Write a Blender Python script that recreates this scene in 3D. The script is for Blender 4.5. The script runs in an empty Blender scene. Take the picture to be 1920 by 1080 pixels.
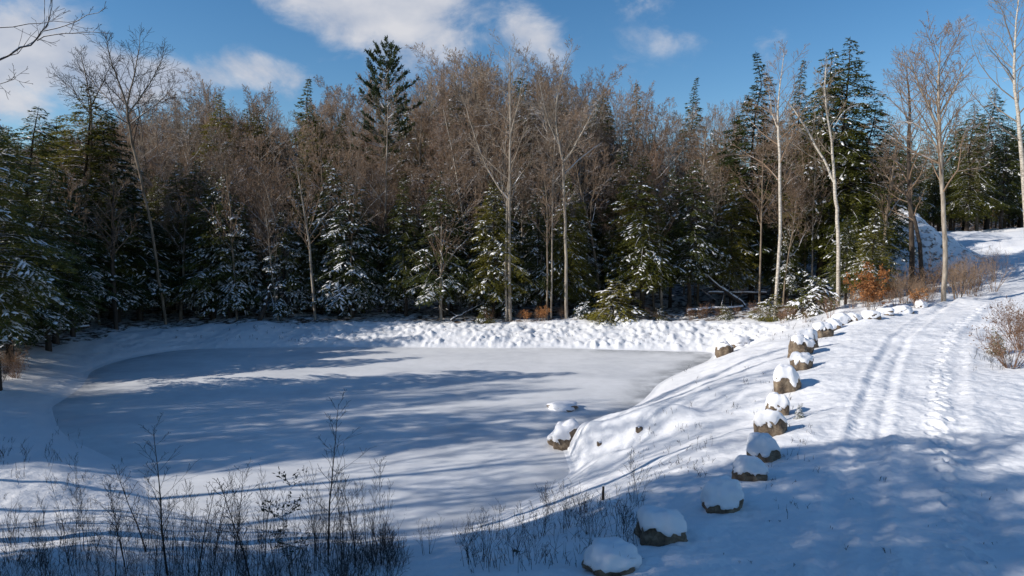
import bpy, math, random
import numpy as np
from mathutils import Vector

sc = bpy.context.scene
C = sc.collection
R = math.radians
rnd = random.Random(7)
NR = np.random.RandomState(11)

# ------------------------------------------------------------------ camera, sky, sun, exposure
F = 1280.0                      # focal length in pixels of a 1920 wide frame
TP = 100.0 / 1280.0             # tangent of the downward pitch
PITCH = math.atan(TP)
CAMZ = 7.0
cam_d = bpy.data.cameras.new('camera'); cam = bpy.data.objects.new('camera', cam_d); C.objects.link(cam)
cam_d.sensor_width = 36.0; cam_d.lens = 24.0; cam_d.clip_start = 0.1; cam_d.clip_end = 3000
cam.location = (0, 0, CAMZ); cam.rotation_euler = (R(90) - PITCH, 0, 0)
sc.camera = cam
sc.view_settings.view_transform = 'Standard'; sc.view_settings.look = 'None'
sc.view_settings.gamma = 1.0; sc.view_settings.use_curve_mapping = False
sc.view_settings.exposure = 0.10

SUN_EL = R(27.0)
SUN_DIR = Vector((-0.966 * math.cos(SUN_EL), -0.26 * math.cos(SUN_EL), math.sin(SUN_EL))).normalized()
sun_d = bpy.data.lights.new('sun', 'SUN'); sun_d.energy = 4.9; sun_d.angle = R(0.42); sun_d.color = (1.0, 0.94, 0.86)
sun = bpy.data.objects.new('sun', sun_d); C.objects.link(sun)
sun.rotation_euler = SUN_DIR.to_track_quat('Z', 'Y').to_euler()

world = bpy.data.worlds.new('World'); sc.world = world; world.use_nodes = True
def build_world():
    nt = world.node_tree; N = nt.nodes; L = nt.links; N.clear()
    def nd(t, **k):
        n = N.new(t)
        for a, b in k.items(): setattr(n, a, b)
        return n
    def mth(op, a, b=None, c=None, clamp=False):
        n = nd('ShaderNodeMath', operation=op, use_clamp=clamp)
        for i, v in enumerate((a, b, c)):
            if v is None: continue
            if isinstance(v, (int, float)): n.inputs[i].default_value = v
            else: L.new(v, n.inputs[i])
        return n.outputs[0]
    out = nd('ShaderNodeOutputWorld'); bg = nd('ShaderNodeBackground'); bg.inputs[1].default_value = 0.108
    sky = nd('ShaderNodeTexSky', sky_type='NISHITA', sun_disc=False)
    sky.sun_elevation = SUN_EL
    sky.sun_rotation = math.atan2(SUN_DIR.x, SUN_DIR.y)
    sky.air_density = 1.0; sky.dust_density = 0.2; sky.ozone_density = 2.5; sky.altitude = 400
    hs = nd('ShaderNodeHueSaturation'); hs.inputs['Saturation'].default_value = 1.27; hs.inputs['Value'].default_value = 1.04
    L.new(sky.outputs[0], hs.inputs['Color'])
    tc = nd('ShaderNodeTexCoord'); sp = nd('ShaderNodeSeparateXYZ'); L.new(tc.outputs['Generated'], sp.inputs[0])
    az = mth('ARCTAN2', sp.outputs[0], sp.outputs[1]); el = mth('ARCSINE', sp.outputs[2])
    cb = nd('ShaderNodeCombineXYZ'); L.new(az, cb.inputs[0]); L.new(el, cb.inputs[1])
    def noise(scale, det, rough, dist=0.0, off=0.0):
        mp = nd('ShaderNodeMapping'); mp.inputs['Location'].default_value = (off, off, off); mp.inputs['Scale'].default_value = (1.0, 1.5, 1)
        L.new(cb.outputs[0], mp.inputs[0])
        n = nd('ShaderNodeTexNoise'); n.inputs['Scale'].default_value = scale; n.inputs['Detail'].default_value = det
        n.inputs['Roughness'].default_value = rough; n.inputs['Distortion'].default_value = dist
        L.new(mp.outputs[0], n.inputs['Vector']); return n.outputs[0]
    n1 = noise(8.0, 9, 0.62, 0.4); n2 = noise(3.4, 6, 0.55, 0.2, 3.0)
    dens = None
    # cloud banks: azimuth, elevation, half sizes, tilt, weight (radians)
    banks = [(-0.330, 0.345, 0.19, 0.055, -0.45, 1.0), (-0.16, 0.30, 0.13, 0.075, -0.25, 0.95), (-0.07, 0.27, 0.05, 0.035, 0, .55),
             (-0.645, 0.20, 0.13, 0.06, 0.0, 1.25), (-0.50, 0.195, 0.10, 0.04, 0.0, 1.15), (-0.36, 0.215, 0.10, 0.03, 0, 0.8),
             (0.035, 0.275, 0.07, 0.035, -0.5, 0.85), (-0.10, 0.23, 0.3, 0.035, 0, 0.45),
             (0.23, 0.265, 0.08, 0.025, 0, .42), (0.20, 0.31, 0.10, 0.03, -0.2, .36), (0.36, 0.25, 0.05, 0.06, 0.5, .46), (0.60, 0.27, 0.1, 0.05, 0.3, .32),
             (1.4, 0.35, 0.5, 0.2, 0, .7), (-1.7, 0.5, 0.5, 0.2, 0, .7), (2.8, 0.4, 0.6, 0.2, 0, .7)]
    for (a, e, ra, re, tilt, w) in banks:
        da = mth('SUBTRACT', az, a); de = mth('SUBTRACT', el, e)
        c_, s_ = math.cos(tilt), math.sin(tilt)
        p = mth('ADD', mth('MULTIPLY', da, c_ / ra), mth('MULTIPLY', de, s_ / ra))
        q = mth('ADD', mth('MULTIPLY', da, -s_ / re), mth('MULTIPLY', de, c_ / re))
        r2 = mth('ADD', mth('MULTIPLY', p, p), mth('MULTIPLY', q, q))
        g = mth('MULTIPLY', mth('EXPONENT', mth('MULTIPLY', r2, -0.8)), w)
        dens = g if dens is None else mth('MAXIMUM', dens, g)
    nn = mth('ADD', mth('MULTIPLY', mth('SUBTRACT', n1, 0.5), 1.9), mth('MULTIPLY', mth('SUBTRACT', n2, 0.5), 0.8))
    d = mth('ADD', mth('SUBTRACT', dens, 0.36), mth('MULTIPLY', nn, 1.0))
    mask = nd('ShaderNodeMapRange', interpolation_type='SMOOTHSTEP'); L.new(d, mask.inputs[0])
    mask.inputs[1].default_value = -0.04; mask.inputs[2].default_value = 0.58
    m = mth('MULTIPLY', mask.outputs[0], mth('MINIMUM', mth('MULTIPLY', dens, 1.7), 0.93), clamp=True)
    shade = nd('ShaderNodeValToRGB'); L.new(mth('ADD', mth('MULTIPLY', n2, 0.6), mth('MULTIPLY', noise(11, 5, .5, .2, 9), 0.5)), shade.inputs[0])
    shade.color_ramp.elements[0].position = 0.42; shade.color_ramp.elements[0].color = (3.0, 3.6, 4.8, 1)
    shade.color_ramp.elements[1].position = 0.66; shade.color_ramp.elements[1].color = (6.2, 6.2, 6.5, 1)
    mx = nd('ShaderNodeMix', data_type='RGBA'); L.new(m, mx.inputs[0]); L.new(hs.outputs[0], mx.inputs[6]); L.new(shade.outputs[0], mx.inputs[7])
    L.new(mx.outputs[2], bg.inputs[0]); L.new(bg.outputs[0], out.inputs[0])
build_world()

# ------------------------------------------------------------------ helpers
def ray(px, py):
    xr = (px - 960) / F; yr = (540 - py) / F
    c, s = math.cos(PITCH), math.sin(PITCH)
    return np.array([xr, c + yr * s, -s + yr * c])
def at_z(px, py, z=0.0):
    d = ray(px, py); t = (z - CAMZ) / d[2]; return np.array([d[0] * t, d[1] * t, z])
def at_y(px, py, y):
    d = ray(px, py); t = y / d[1]; return np.array([d[0] * t, y, CAMZ + d[2] * t])

_perm = NR.permutation(1024); _perm = np.concatenate([_perm, _perm]); _g = NR.rand(1024) * 2 * math.pi
def perlin(x, y, seed=0):
    x = np.asarray(x, float) + seed * 17.13; y = np.asarray(y, float) + seed * 9.71
    xi = np.floor(x).astype(int); yi = np.floor(y).astype(int); xf = x - xi; yf = y - yi
    u = xf * xf * xf * (xf * (xf * 6 - 15) + 10); v = yf * yf * yf * (yf * (yf * 6 - 15) + 10)
    def gr(ix, iy, fx, fy):
        h = _g[_perm[(_perm[ix & 1023] + iy) & 1023]]; return np.cos(h) * fx + np.sin(h) * fy
    a = gr(xi, yi, xf, yf); b = gr(xi + 1, yi, xf - 1, yf); c = gr(xi, yi + 1, xf, yf - 1); d = gr(xi + 1, yi + 1, xf - 1, yf - 1)
    return (a + (b - a) * u) + ((c + (d - c) * u) - (a + (b - a) * u)) * v
def sstep(a, b, x):
    t = np.clip((x - a) / (b - a), 0, 1); return t * t * (3 - 2 * t)

def mesh(name, verts, polys, mats=None, smooth=False, mat_idx=None):
    """polys: list of int arrays, each (n,k)"""
    me = bpy.data.meshes.new(name)
    verts = np.asarray(verts, np.float32).reshape(-1, 3)
    polys = [np.asarray(p, np.int32) for p in (polys if isinstance(polys, list) else [polys]) if len(p)]
    me.vertices.add(len(verts)); me.vertices.foreach_set('co', verts.ravel())
    nl = sum(p.size for p in polys); npoly = sum(len(p) for p in polys)
    me.loops.add(nl); me.loops.foreach_set('vertex_index', np.concatenate([p.ravel() for p in polys]))
    me.polygons.add(npoly)
    tot = np.concatenate([np.full(len(p), p.shape[1], np.int32) for p in polys])
    st = np.concatenate([[0], np.cumsum(tot)[:-1]]).astype(np.int32)
    me.polygons.foreach_set('loop_start', st)
    if smooth: me.polygons.foreach_set('use_smooth', np.ones(npoly, bool))
    for m in (mats if isinstance(mats, (list, tuple)) else [mats]):
        if m: me.materials.append(m)
    if mat_idx is not None: me.polygons.foreach_set('material_index', np.asarray(mat_idx, np.int32))
    me.update(calc_edges=True); me.validate()
    return me
def obj(name, me, parent=None, loc=(0, 0, 0)):
    o = bpy.data.objects.new(name, me); C.objects.link(o); o.location = loc
    if parent: o.parent = parent
    return o
def tag(o, label=None, cat=None, group=None, kind=None):
    if label: o['label'] = label
    if cat: o['category'] = cat
    if group: o['group'] = group
    if kind: o['kind'] = kind
    return o
def thing(name, parts, loc, rz=0.0, sx=1.0, sz=None, label=None, cat=None, group=None, tilt=(0, 0)):
    """parts: list of (part name, mesh, [sub parts])"""
    e = bpy.data.objects.new(name, None); C.objects.link(e); e.empty_display_size = 0.3
    e.location = loc; e.rotation_euler = (tilt[0], tilt[1], rz); e.scale = (sx, sx, sz if sz else sx)
    tag(e, label, cat, group)
    for p in parts:
        o = obj(p[0], p[1], e)
        for q in (p[2] if len(p) > 2 else []): obj(q[0], q[1], o)
    return e

# ------------------------------------------------------------------ materials
def nodemat(name):
    m = bpy.data.materials.new(name); m.use_nodes = True
    nt = m.node_tree; N = nt.nodes; L = nt.links
    return m, N, L, N['Principled BSDF']
def tnoise(N, L, scale, det=4, rough=.55, coord='Object', stretch=None, dist=0):
    tc = N.new('ShaderNodeTexCoord'); src = tc.outputs[coord]
    if coord == 'World':
        pass
    if stretch:
        mp = N.new('ShaderNodeMapping'); mp.inputs['Scale'].default_value = stretch; L.new(src, mp.inputs[0]); src = mp.outputs[0]
    n = N.new('ShaderNodeTexNoise'); n.inputs['Scale'].default_value = scale; n.inputs['Detail'].default_value = det
    n.inputs['Roughness'].default_value = rough; n.inputs['Distortion'].default_value = dist
    L.new(src, n.inputs['Vector']); return n.outputs[0]
def ramp(N, L, fac, stops):
    r = N.new('ShaderNodeValToRGB'); el = r.color_ramp.elements
    while len(el) < len(stops): el.new(0.5)
    for e, (p, c) in zip(el, stops): e.position = p; e.color = (*c, 1)
    L.new(fac, r.inputs[0]); return r.outputs[0]
def bump(N, L, h, bs, strength, dist, chain=None):
    b = N.new('ShaderNodeBump'); b.inputs['Strength'].default_value = strength; b.inputs['Distance'].default_value = dist
    L.new(h, b.inputs['Height'])
    if chain: L.new(chain, b.inputs['Normal'])
    L.new(b.outputs[0], bs.inputs['Normal']); return b.outputs[0]

def snow_mat(name, base=(.80, .80, .82), b1=.5):
    m, N, L, bs = nodemat(name)
    c = ramp(N, L, tnoise(N, L, 0.9, 5), [(0.3, tuple(x * .95 for x in base)), (0.7, base)])
    L.new(c, bs.inputs['Base Color']); bs.inputs['Roughness'].default_value = .62; bs.inputs['Specular IOR Level'].default_value = .25
    a = bump(N, L, tnoise(N, L, 7, 5, .6), bs, b1, .05)
    bump(N, L, tnoise(N, L, 45, 3, .6), bs, b1 * .6, .01, a)
    return m
M_snow = snow_mat('snow'); M_cap = snow_mat('fluffy_snow', (.82, .82, .84), .25)

def ground_mat():
    # snow; leaf litter and bare duff show through under the forest canopy, also painted tree shade on the snow pile (vertex mask "litter")
    m, N, L, bs = nodemat('snowy_ground')
    c = ramp(N, L, tnoise(N, L, 0.5, 5), [(0.3, (.74, .745, .76)), (0.7, (.81, .81, .82))])
    at = N.new('ShaderNodeAttribute'); at.attribute_name = 'litter_shade'
    n = tnoise(N, L, 2.2, 6, .65)
    sub = N.new('ShaderNodeMath'); sub.operation = 'MULTIPLY_ADD'; L.new(n, sub.inputs[0]); sub.inputs[1].default_value = 1.6; sub.inputs[2].default_value = -0.95
    ad = N.new('ShaderNodeMath'); ad.operation = 'ADD'; L.new(sub.outputs[0], ad.inputs[0]); L.new(at.outputs['Fac'], ad.inputs[1])
    st = N.new('ShaderNodeMapRange'); st.interpolation_type = 'SMOOTHSTEP'; st.inputs[1].default_value = .35; st.inputs[2].default_value = .62; L.new(ad.outputs[0], st.inputs[0])
    lit = ramp(N, L, tnoise(N, L, 14, 3), [(0.35, (.035, .022, .012)), (.65, (.11, .065, .03))])
    mx = N.new('ShaderNodeMix'); mx.data_type = 'RGBA'; L.new(st.outputs[0], mx.inputs[0]); L.new(c, mx.inputs[6]); L.new(lit, mx.inputs[7])
    L.new(mx.outputs[2], bs.inputs['Base Color']); bs.inputs['Roughness'].default_value = .65; bs.inputs['Specular IOR Level'].default_value = .25
    a = bump(N, L, tnoise(N, L, 3.2, 5, .62), bs, .35, .12)
    bump(N, L, tnoise(N, L, 24, 4, .6), bs, .5, .02, a)
    return m
M_ground = ground_mat()

def ice_mat():
    m, N, L, bs = nodemat('frozen_pond')
    a = tnoise(N, L, .28, 6, .6, stretch=(.8, 1.3, 1), dist=.4)
    c = ramp(N, L, a, [(0.32, (.66, .67, .69)), (.5, (.78, .785, .79)), (.66, (.84, .84, .845))])
    b = tnoise(N, L, 1.7, 6, .65)
    c2 = ramp(N, L, b, [(.36, (.9, .9, .9)), (.6, (1, 1, 1))])
    at = N.new('ShaderNodeAttribute'); at.attribute_name = 'thin'
    mul = N.new('ShaderNodeMix'); mul.data_type = 'RGBA'; mul.blend_type = 'MULTIPLY'; mul.inputs[0].default_value = .8; L.new(c, mul.inputs[6]); L.new(c2, mul.inputs[7])
    tn = N.new('ShaderNodeMath'); tn.operation = 'MULTIPLY'; L.new(at.outputs['Fac'], tn.inputs[0])
    th = ramp(N, L, tnoise(N, L, .8, 5, .7), [(.35, (.2,) * 3), (.6, (1,) * 3)]); L.new(th, tn.inputs[1])
    mx = N.new('ShaderNodeMix'); mx.data_type = 'RGBA'; L.new(tn.outputs[0], mx.inputs[0]); L.new(mul.outputs[2], mx.inputs[6]); mx.inputs[7].default_value = (.20, .21, .22, 1)
    L.new(mx.outputs[2], bs.inputs['Base Color']); bs.inputs['Roughness'].default_value = .45; bs.inputs['Specular IOR Level'].default_value = .35
    bump(N, L, tnoise(N, L, 6, 4), bs, .12, .02)
    return m
M_ice = ice_mat()

def bark_mat(name, lo, hi, snow=.5, birch=False, nz=.35):
    m, N, L, bs = nodemat(name)
    n = tnoise(N, L, 6, 5, .65, stretch=(1, 1, .22 if not birch else 2.2))
    c = ramp(N, L, n, [(.36, lo), (.62, hi)])
    ge = N.new('ShaderNodeNewGeometry'); sp = N.new('ShaderNodeSeparateXYZ'); L.new(ge.outputs['Normal'], sp.inputs[0])
    n2 = tnoise(N, L, 1.7, 4, .6)
    ma = N.new('ShaderNodeMath'); ma.operation = 'MULTIPLY_ADD'; L.new(n2, ma.inputs[0]); ma.inputs[1].default_value = 1.4; ma.inputs[2].default_value = snow - 1.25
    mb = N.new('ShaderNodeMath'); mb.operation = 'ADD'; L.new(ma.outputs[0], mb.inputs[0]); L.new(sp.outputs[2], mb.inputs[1])
    st = N.new('ShaderNodeMapRange'); st.inputs[1].default_value = nz; st.inputs[2].default_value = nz + .12; L.new(mb.outputs[0], st.inputs[0])
    mx = N.new('ShaderNodeMix'); mx.data_type = 'RGBA'; L.new(st.outputs[0], mx.inputs[0]); L.new(c, mx.inputs[6]); mx.inputs[7].default_value = (.8, .8, .82, 1)
    L.new(mx.outputs[2], bs.inputs['Base Color']); bs.inputs['Roughness'].default_value = .9; bs.inputs['Specular IOR Level'].default_value = .15
    bump(N, L, n, bs, .6, .03)
    return m
M_bark = bark_mat('grey_brown_bark', (.095, .072, .052), (.28, .22, .16), .45)
M_barkdark = bark_mat('dark_bark', (.03, .024, .02), (.085, .066, .052), .35)
M_barkpale = bark_mat('pale_bark', (.16, .13, .10), (.40, .345, .28), .45)
M_birch = bark_mat('birch_bark', (.28, .24, .19), (.62, .56, .48), .45, True)

def twig_mat(name, col, var=.3, sn=-.02):
    m, N, L, bs = nodemat(name)
    oi = N.new('ShaderNodeObjectInfo')
    a = tuple(c * (1 - var) for c in col); b = tuple(c * (1 + var) for c in col)
    ge = N.new('ShaderNodeNewGeometry'); sp = N.new('ShaderNodeSeparateXYZ'); L.new(ge.outputs['Normal'], sp.inputs[0])
    ma = N.new('ShaderNodeMath'); ma.operation = 'MULTIPLY_ADD'; L.new(tnoise(N, L, .9, 3), ma.inputs[0]); ma.inputs[1].default_value = 2.2; ma.inputs[2].default_value = sn - 1.6
    mb = N.new('ShaderNodeMath'); mb.operation = 'ADD'; L.new(ma.outputs[0], mb.inputs[0]); L.new(sp.outputs[2], mb.inputs[1])
    st = N.new('ShaderNodeMapRange'); st.inputs[1].default_value = .25; st.inputs[2].default_value = .5; L.new(mb.outputs[0], st.inputs[0])
    mx = N.new('ShaderNodeMix'); mx.data_type = 'RGBA'; L.new(st.outputs[0], mx.inputs[0]); L.new(ramp(N, L, oi.outputs['Random'], [(0, a), (1, b)]), mx.inputs[6]); mx.inputs[7].default_value = (.78, .78, .8, 1)
    L.new(mx.outputs[2], bs.inputs['Base Color'])
    bs.inputs['Roughness'].default_value = .85; bs.inputs['Specular IOR Level'].default_value = .15
    return m
M_twig = twig_mat('brown_twigs', (.25, .172, .115)); M_twigpale = twig_mat('pale_twigs', (.30, .24, .18)); M_twigdark = twig_mat('dark_twigs', (.045, .037, .032), sn=-.6)
M_twigred = twig_mat('russet_stems', (.21, .13, .09), sn=-.15)

def leaf_mat(name, dark, light, trans=.35, scale=1.4):
    m, N, L, bs = nodemat(name)
    oi = N.new('ShaderNodeObjectInfo')
    n = tnoise(N, L, scale, 4, .7)
    ad = N.new('ShaderNodeMath'); ad.operation = 'MULTIPLY_ADD'; L.new(oi.outputs['Random'], ad.inputs[0]); ad.inputs[1].default_value = .35; L.new(n, ad.inputs[2])
    c = ramp(N, L, ad.outputs[0], [(.42, dark), (.9, light)])
    L.new(c, bs.inputs['Base Color']); bs.inputs['Roughness'].default_value = .6; bs.inputs['Specular IOR Level'].default_value = .3
    tr = N.new('ShaderNodeBsdfTranslucent'); L.new(c, tr.inputs[0]); mx = N.new('ShaderNodeMixShader'); mx.inputs[0].default_value = trans
    out = [x for x in N if x.type == 'OUTPUT_MATERIAL'][0]
    L.new(bs.outputs[0], mx.inputs[1]); L.new(tr.outputs[0], mx.inputs[2]); L.new(mx.outputs[0], out.inputs[0])
    return m
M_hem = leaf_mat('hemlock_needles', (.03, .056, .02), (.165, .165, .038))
M_gold = leaf_mat('sunlit_hemlock_needles', (.065, .08, .015), (.27, .235, .045))  # yellower copy of the hemlock needles, sunlight put into the colour
M_pine = leaf_mat('pine_needles', (.034, .055, .024), (.13, .135, .045))
M_beech = leaf_mat('dry_beech_leaves', (.30, .12, .04), (.56, .28, .11), .4, 3)
M_russet = leaf_mat('dry_brown_leaves', (.11, .06, .035), (.26, .145, .08), .3, 3)

def rock_mat():
    m, N, L, bs = nodemat('boulder_stone')
    n = tnoise(N, L, 5, 6, .65)
    c = ramp(N, L, n, [(.3, (.04, .031, .023)), (.5, (.15, .108, .072)), (.72, (.32, .25, .17))])
    v = N.new('ShaderNodeTexVoronoi'); v.inputs['Scale'].default_value = 5.0; v.feature = 'DISTANCE_TO_EDGE'
    tc = N.new('ShaderNodeTexCoord'); L.new(tc.outputs['Object'], v.inputs['Vector'])
    cr = ramp(N, L, v.outputs[0], [(0.0, (.35,) * 3), (.06, (1,) * 3)])
    mx = N.new('ShaderNodeMix'); mx.data_type = 'RGBA'; mx.blend_type = 'MULTIPLY'; mx.inputs[0].default_value = .5; L.new(c, mx.inputs[6]); L.new(cr, mx.inputs[7])
    L.new(mx.outputs[2], bs.inputs['Base Color']); bs.inputs['Roughness'].default_value = .9
    a = bump(N, L, n, bs, .9, .08); bump(N, L, tnoise(N, L, 28, 4), bs, .5, .02, a)
    return m
M_rock = rock_mat()

# ------------------------------------------------------------------ terrain
pond_px = [(89, 766), (107, 752), (147, 724), (164, 698), (200, 682), (244, 671), (311, 659), (378, 654), (520, 651), (700, 650), (900, 652),
           (1040, 652), (1150, 655), (1260, 658), (1335, 661), (1334, 676), (1290, 695), (1245, 718), (1226, 738), (1205, 757), (1150, 788), (1082, 802),
           (1062, 826), (1074, 866), (1078, 888), (1050, 910), (1000, 938), (945, 966), (880, 996), (790, 1010), (680, 1006), (560, 1000),
           (430, 988), (329, 962), (289, 945), (267, 911), (222, 875), (178, 853), (120, 824), (98, 800)]
P0 = np.array([at_z(a, b, 0)[:2] for a, b in pond_px])
def catmull(P, n):
    out = []
    m = len(P)
    for i in range(m):
        a, b, c, d = P[i - 1], P[i], P[(i + 1) % m], P[(i + 2) % m]
        for k in range(n):
            t = k / n
            out.append(.5 * ((2 * b) + (-a + c) * t + (2 * a - 5 * b + 4 * c - d) * t * t + (-a + 3 * b - 3 * c + d) * t ** 3))
    return np.array(out)
POND = catmull(P0, 4)
def sdist(x, y, poly=POND):
    """distance to pond shore, positive outside"""
    x = np.asarray(x, float); y = np.asarray(y, float); sh = x.shape; x = x.ravel(); y = y.ravel()
    d2 = np.full(x.shape, 1e12); inside = np.zeros(x.shape, bool)
    for i in range(len(poly)):
        ax, ay = poly[i - 1]; bx, by = poly[i]
        ex, ey = bx - ax, by - ay; l2 = ex * ex + ey * ey + 1e-12
        t = np.clip(((x - ax) * ex + (y - ay) * ey) / l2, 0, 1)
        d2 = np.minimum(d2, (x - ax - t * ex) ** 2 + (y - ay - t * ey) ** 2)
        c = (ay > y) != (by > y)
        if c.any():
            xx = ax + (y - ay) * ex / (ey if abs(ey) > 1e-12 else 1e-12)
            inside ^= c & (x < xx)
    return (np.sqrt(d2) * np.where(inside, -1, 1)).reshape(sh)
CP = np.array([  # x, y, plateau height, bank width
    (-16, 12, 1.3, 5), (-20, 20, 1.0, 6), (-26, 27, 1.3, 6), (-29, 36, 1.3, 5), (-26, 46, 1.0, 4.5), (-12, 47.5, 1.05, 3.6), (0, 47.5, 1.05, 3.6), (12, 47.5, 1.15, 3.6),
    (-35, 20, 2.0, 7), (-40, 45, 1.8, 5), (-7, 10, 1.5, 5.0), (-3, 6, 2.2, 6), (0, 0, 2.9, 6.5), (-20, 0, 2.4, 6), (0, -25, 3, 7), (-50, 0, 4, 7), (-45, -30, 4, 7),
    (2, 8.5, 3.0, 6.6), (5.3, 13.8, 3.0, 6.0), (9.6, 22.3, 3.0, 6.6), (15, 31, 3.0, 7), (19.5, 36.5, 3.1, 7), (7, 9, 3.02, 6.5), (9, 15, 3.02, 6), (13, 22, 3.02, 7), (19, 30, 3.05, 7),
    (13, 9, 3.2, 6.5), (20, 16, 3.4, 6.5), (22, 25, 3.3, 7), (28, 32, 3.6, 7), (26, 40.5, 3.3, 7), (33, 44, 3.75, 7), (41, 52, 4.9, 7), (50, 64, 6.5, 7), (60, 76, 7.6, 7),
    (45, 75, 7.2, 7), (35, 62, 5.4, 7), (28, 53, 3.2, 6), (20, 49, 1.9, 5), (15.5, 44, 1.6, 4), (20, 60, 2.6, 5), (0, 62, 1.6, 5), (-25, 62, 2, 5), (30, 80, 6.8, 6), (45, 40, 5, 7), (60, 50, 7, 7),
    (0, 90, 4, 6), (-50, 90, 5, 6), (0, 140, 9, 6), (-80, 140, 10, 6), (90, 140, 12, 6), (90, 80, 9, 6), (0, 300, 12, 6), (-200, 100, 10, 6), (200, 200, 14, 6), (0, -200, 4, 6), (-200, -100, 6, 6), (200, -100, 6, 6)])
def bumps_px():
    L = []
    for (px, py, z, amp, sx) in [(1128, 832, .4, .42, .42), (1165, 822, .5, .34, .45), (1205, 806, .6, .40, .5), (1245, 800, .7, .46, .5), (1280, 795, .8, .25, .4), (1094, 826, .25, .55, .36), (1100, 842, .25, .45, .3), (1120, 880, .3, .18, .35), (1150, 866, .3, .2, .3), (1195, 850, .3, .16, .4)]:
        p = on_ground(px, py); L.append((p[0], p[1], amp, sx))
    return L
MOUNDS = []
PILE = at_y(1692, 425, 58)
def H(x, y, detail=True, dp=None):
    x = np.asarray(x, float); y = np.asarray(y, float)
    if dp is None: dp = sdist(x, y)
    w = 0; ph = 0; pw = 0
    for cx, cy, ch, cw in CP:
        ww = 1.0 / ((x - cx) ** 2 + (y - cy) ** 2 + 3.0) ** 1.7
        w = w + ww; ph = ph + ww * ch; pw = pw + ww * cw
    ph = ph / w; pw = pw / w
    r = np.hypot(x, y)
    t = np.clip(dp / pw, 0, 40)
    prof = t / (1 + t ** 3.6) ** (1 / 3.6)
    z = ph * prof
    z = z + np.where(dp > 0, .03 + .05 * sstep(0, .5, dp), 0)
    und = perlin(x * .35, y * .35, 3) * .16 + perlin(x * .9, y * .9, 5) * .06
    z = z + und * sstep(0, 2.5, dp) * (1 + r / 60)
    for mx_, my_, a, s in MOUNDS:
        z = z + a * np.exp(-((x - mx_) ** 2 + (y - my_) ** 2) / (2 * s * s)) * sstep(-.6, .4, dp)
    # far snow pile
    rr = np.hypot((x - PILE[0]), (y - PILE[1]) * 1.0) * (1 + .12 * perlin(x * .6, y * .6, 9))
    z = z + 4.3 * np.clip(1 - rr / 6.2, 0, 1) ** 1.1 * (1 + .10 * perlin(x * 1.8, y * 1.8, 12))
    # far wooded hill, left
    z = z + 35 * np.exp(-((x + 118) / 85) ** 2 - ((y - 265) / 75) ** 2) + 22 * np.exp(-((x - 60) / 160) ** 2 - ((y - 360) / 90) ** 2)
    z = np.where(dp < 0, -.5 * sstep(0, 1.2, -dp) + .03, z)
    return z
def H1(x, y): return float(H(np.array([x]), np.array([y]))[0])
def on_ground(px, py):
    """march the sight line down to the terrain"""
    d = ray(px, py); ts = np.linspace(5, 140, 1400); z = H(d[0] * ts, d[1] * ts) - (CAMZ + d[2] * ts)
    i = int(np.argmax(z > 0)); t = ts[i]; return np.array([d[0] * t, d[1] * t, H1(d[0] * t, d[1] * t)])

MOUNDS = bumps_px()

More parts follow.
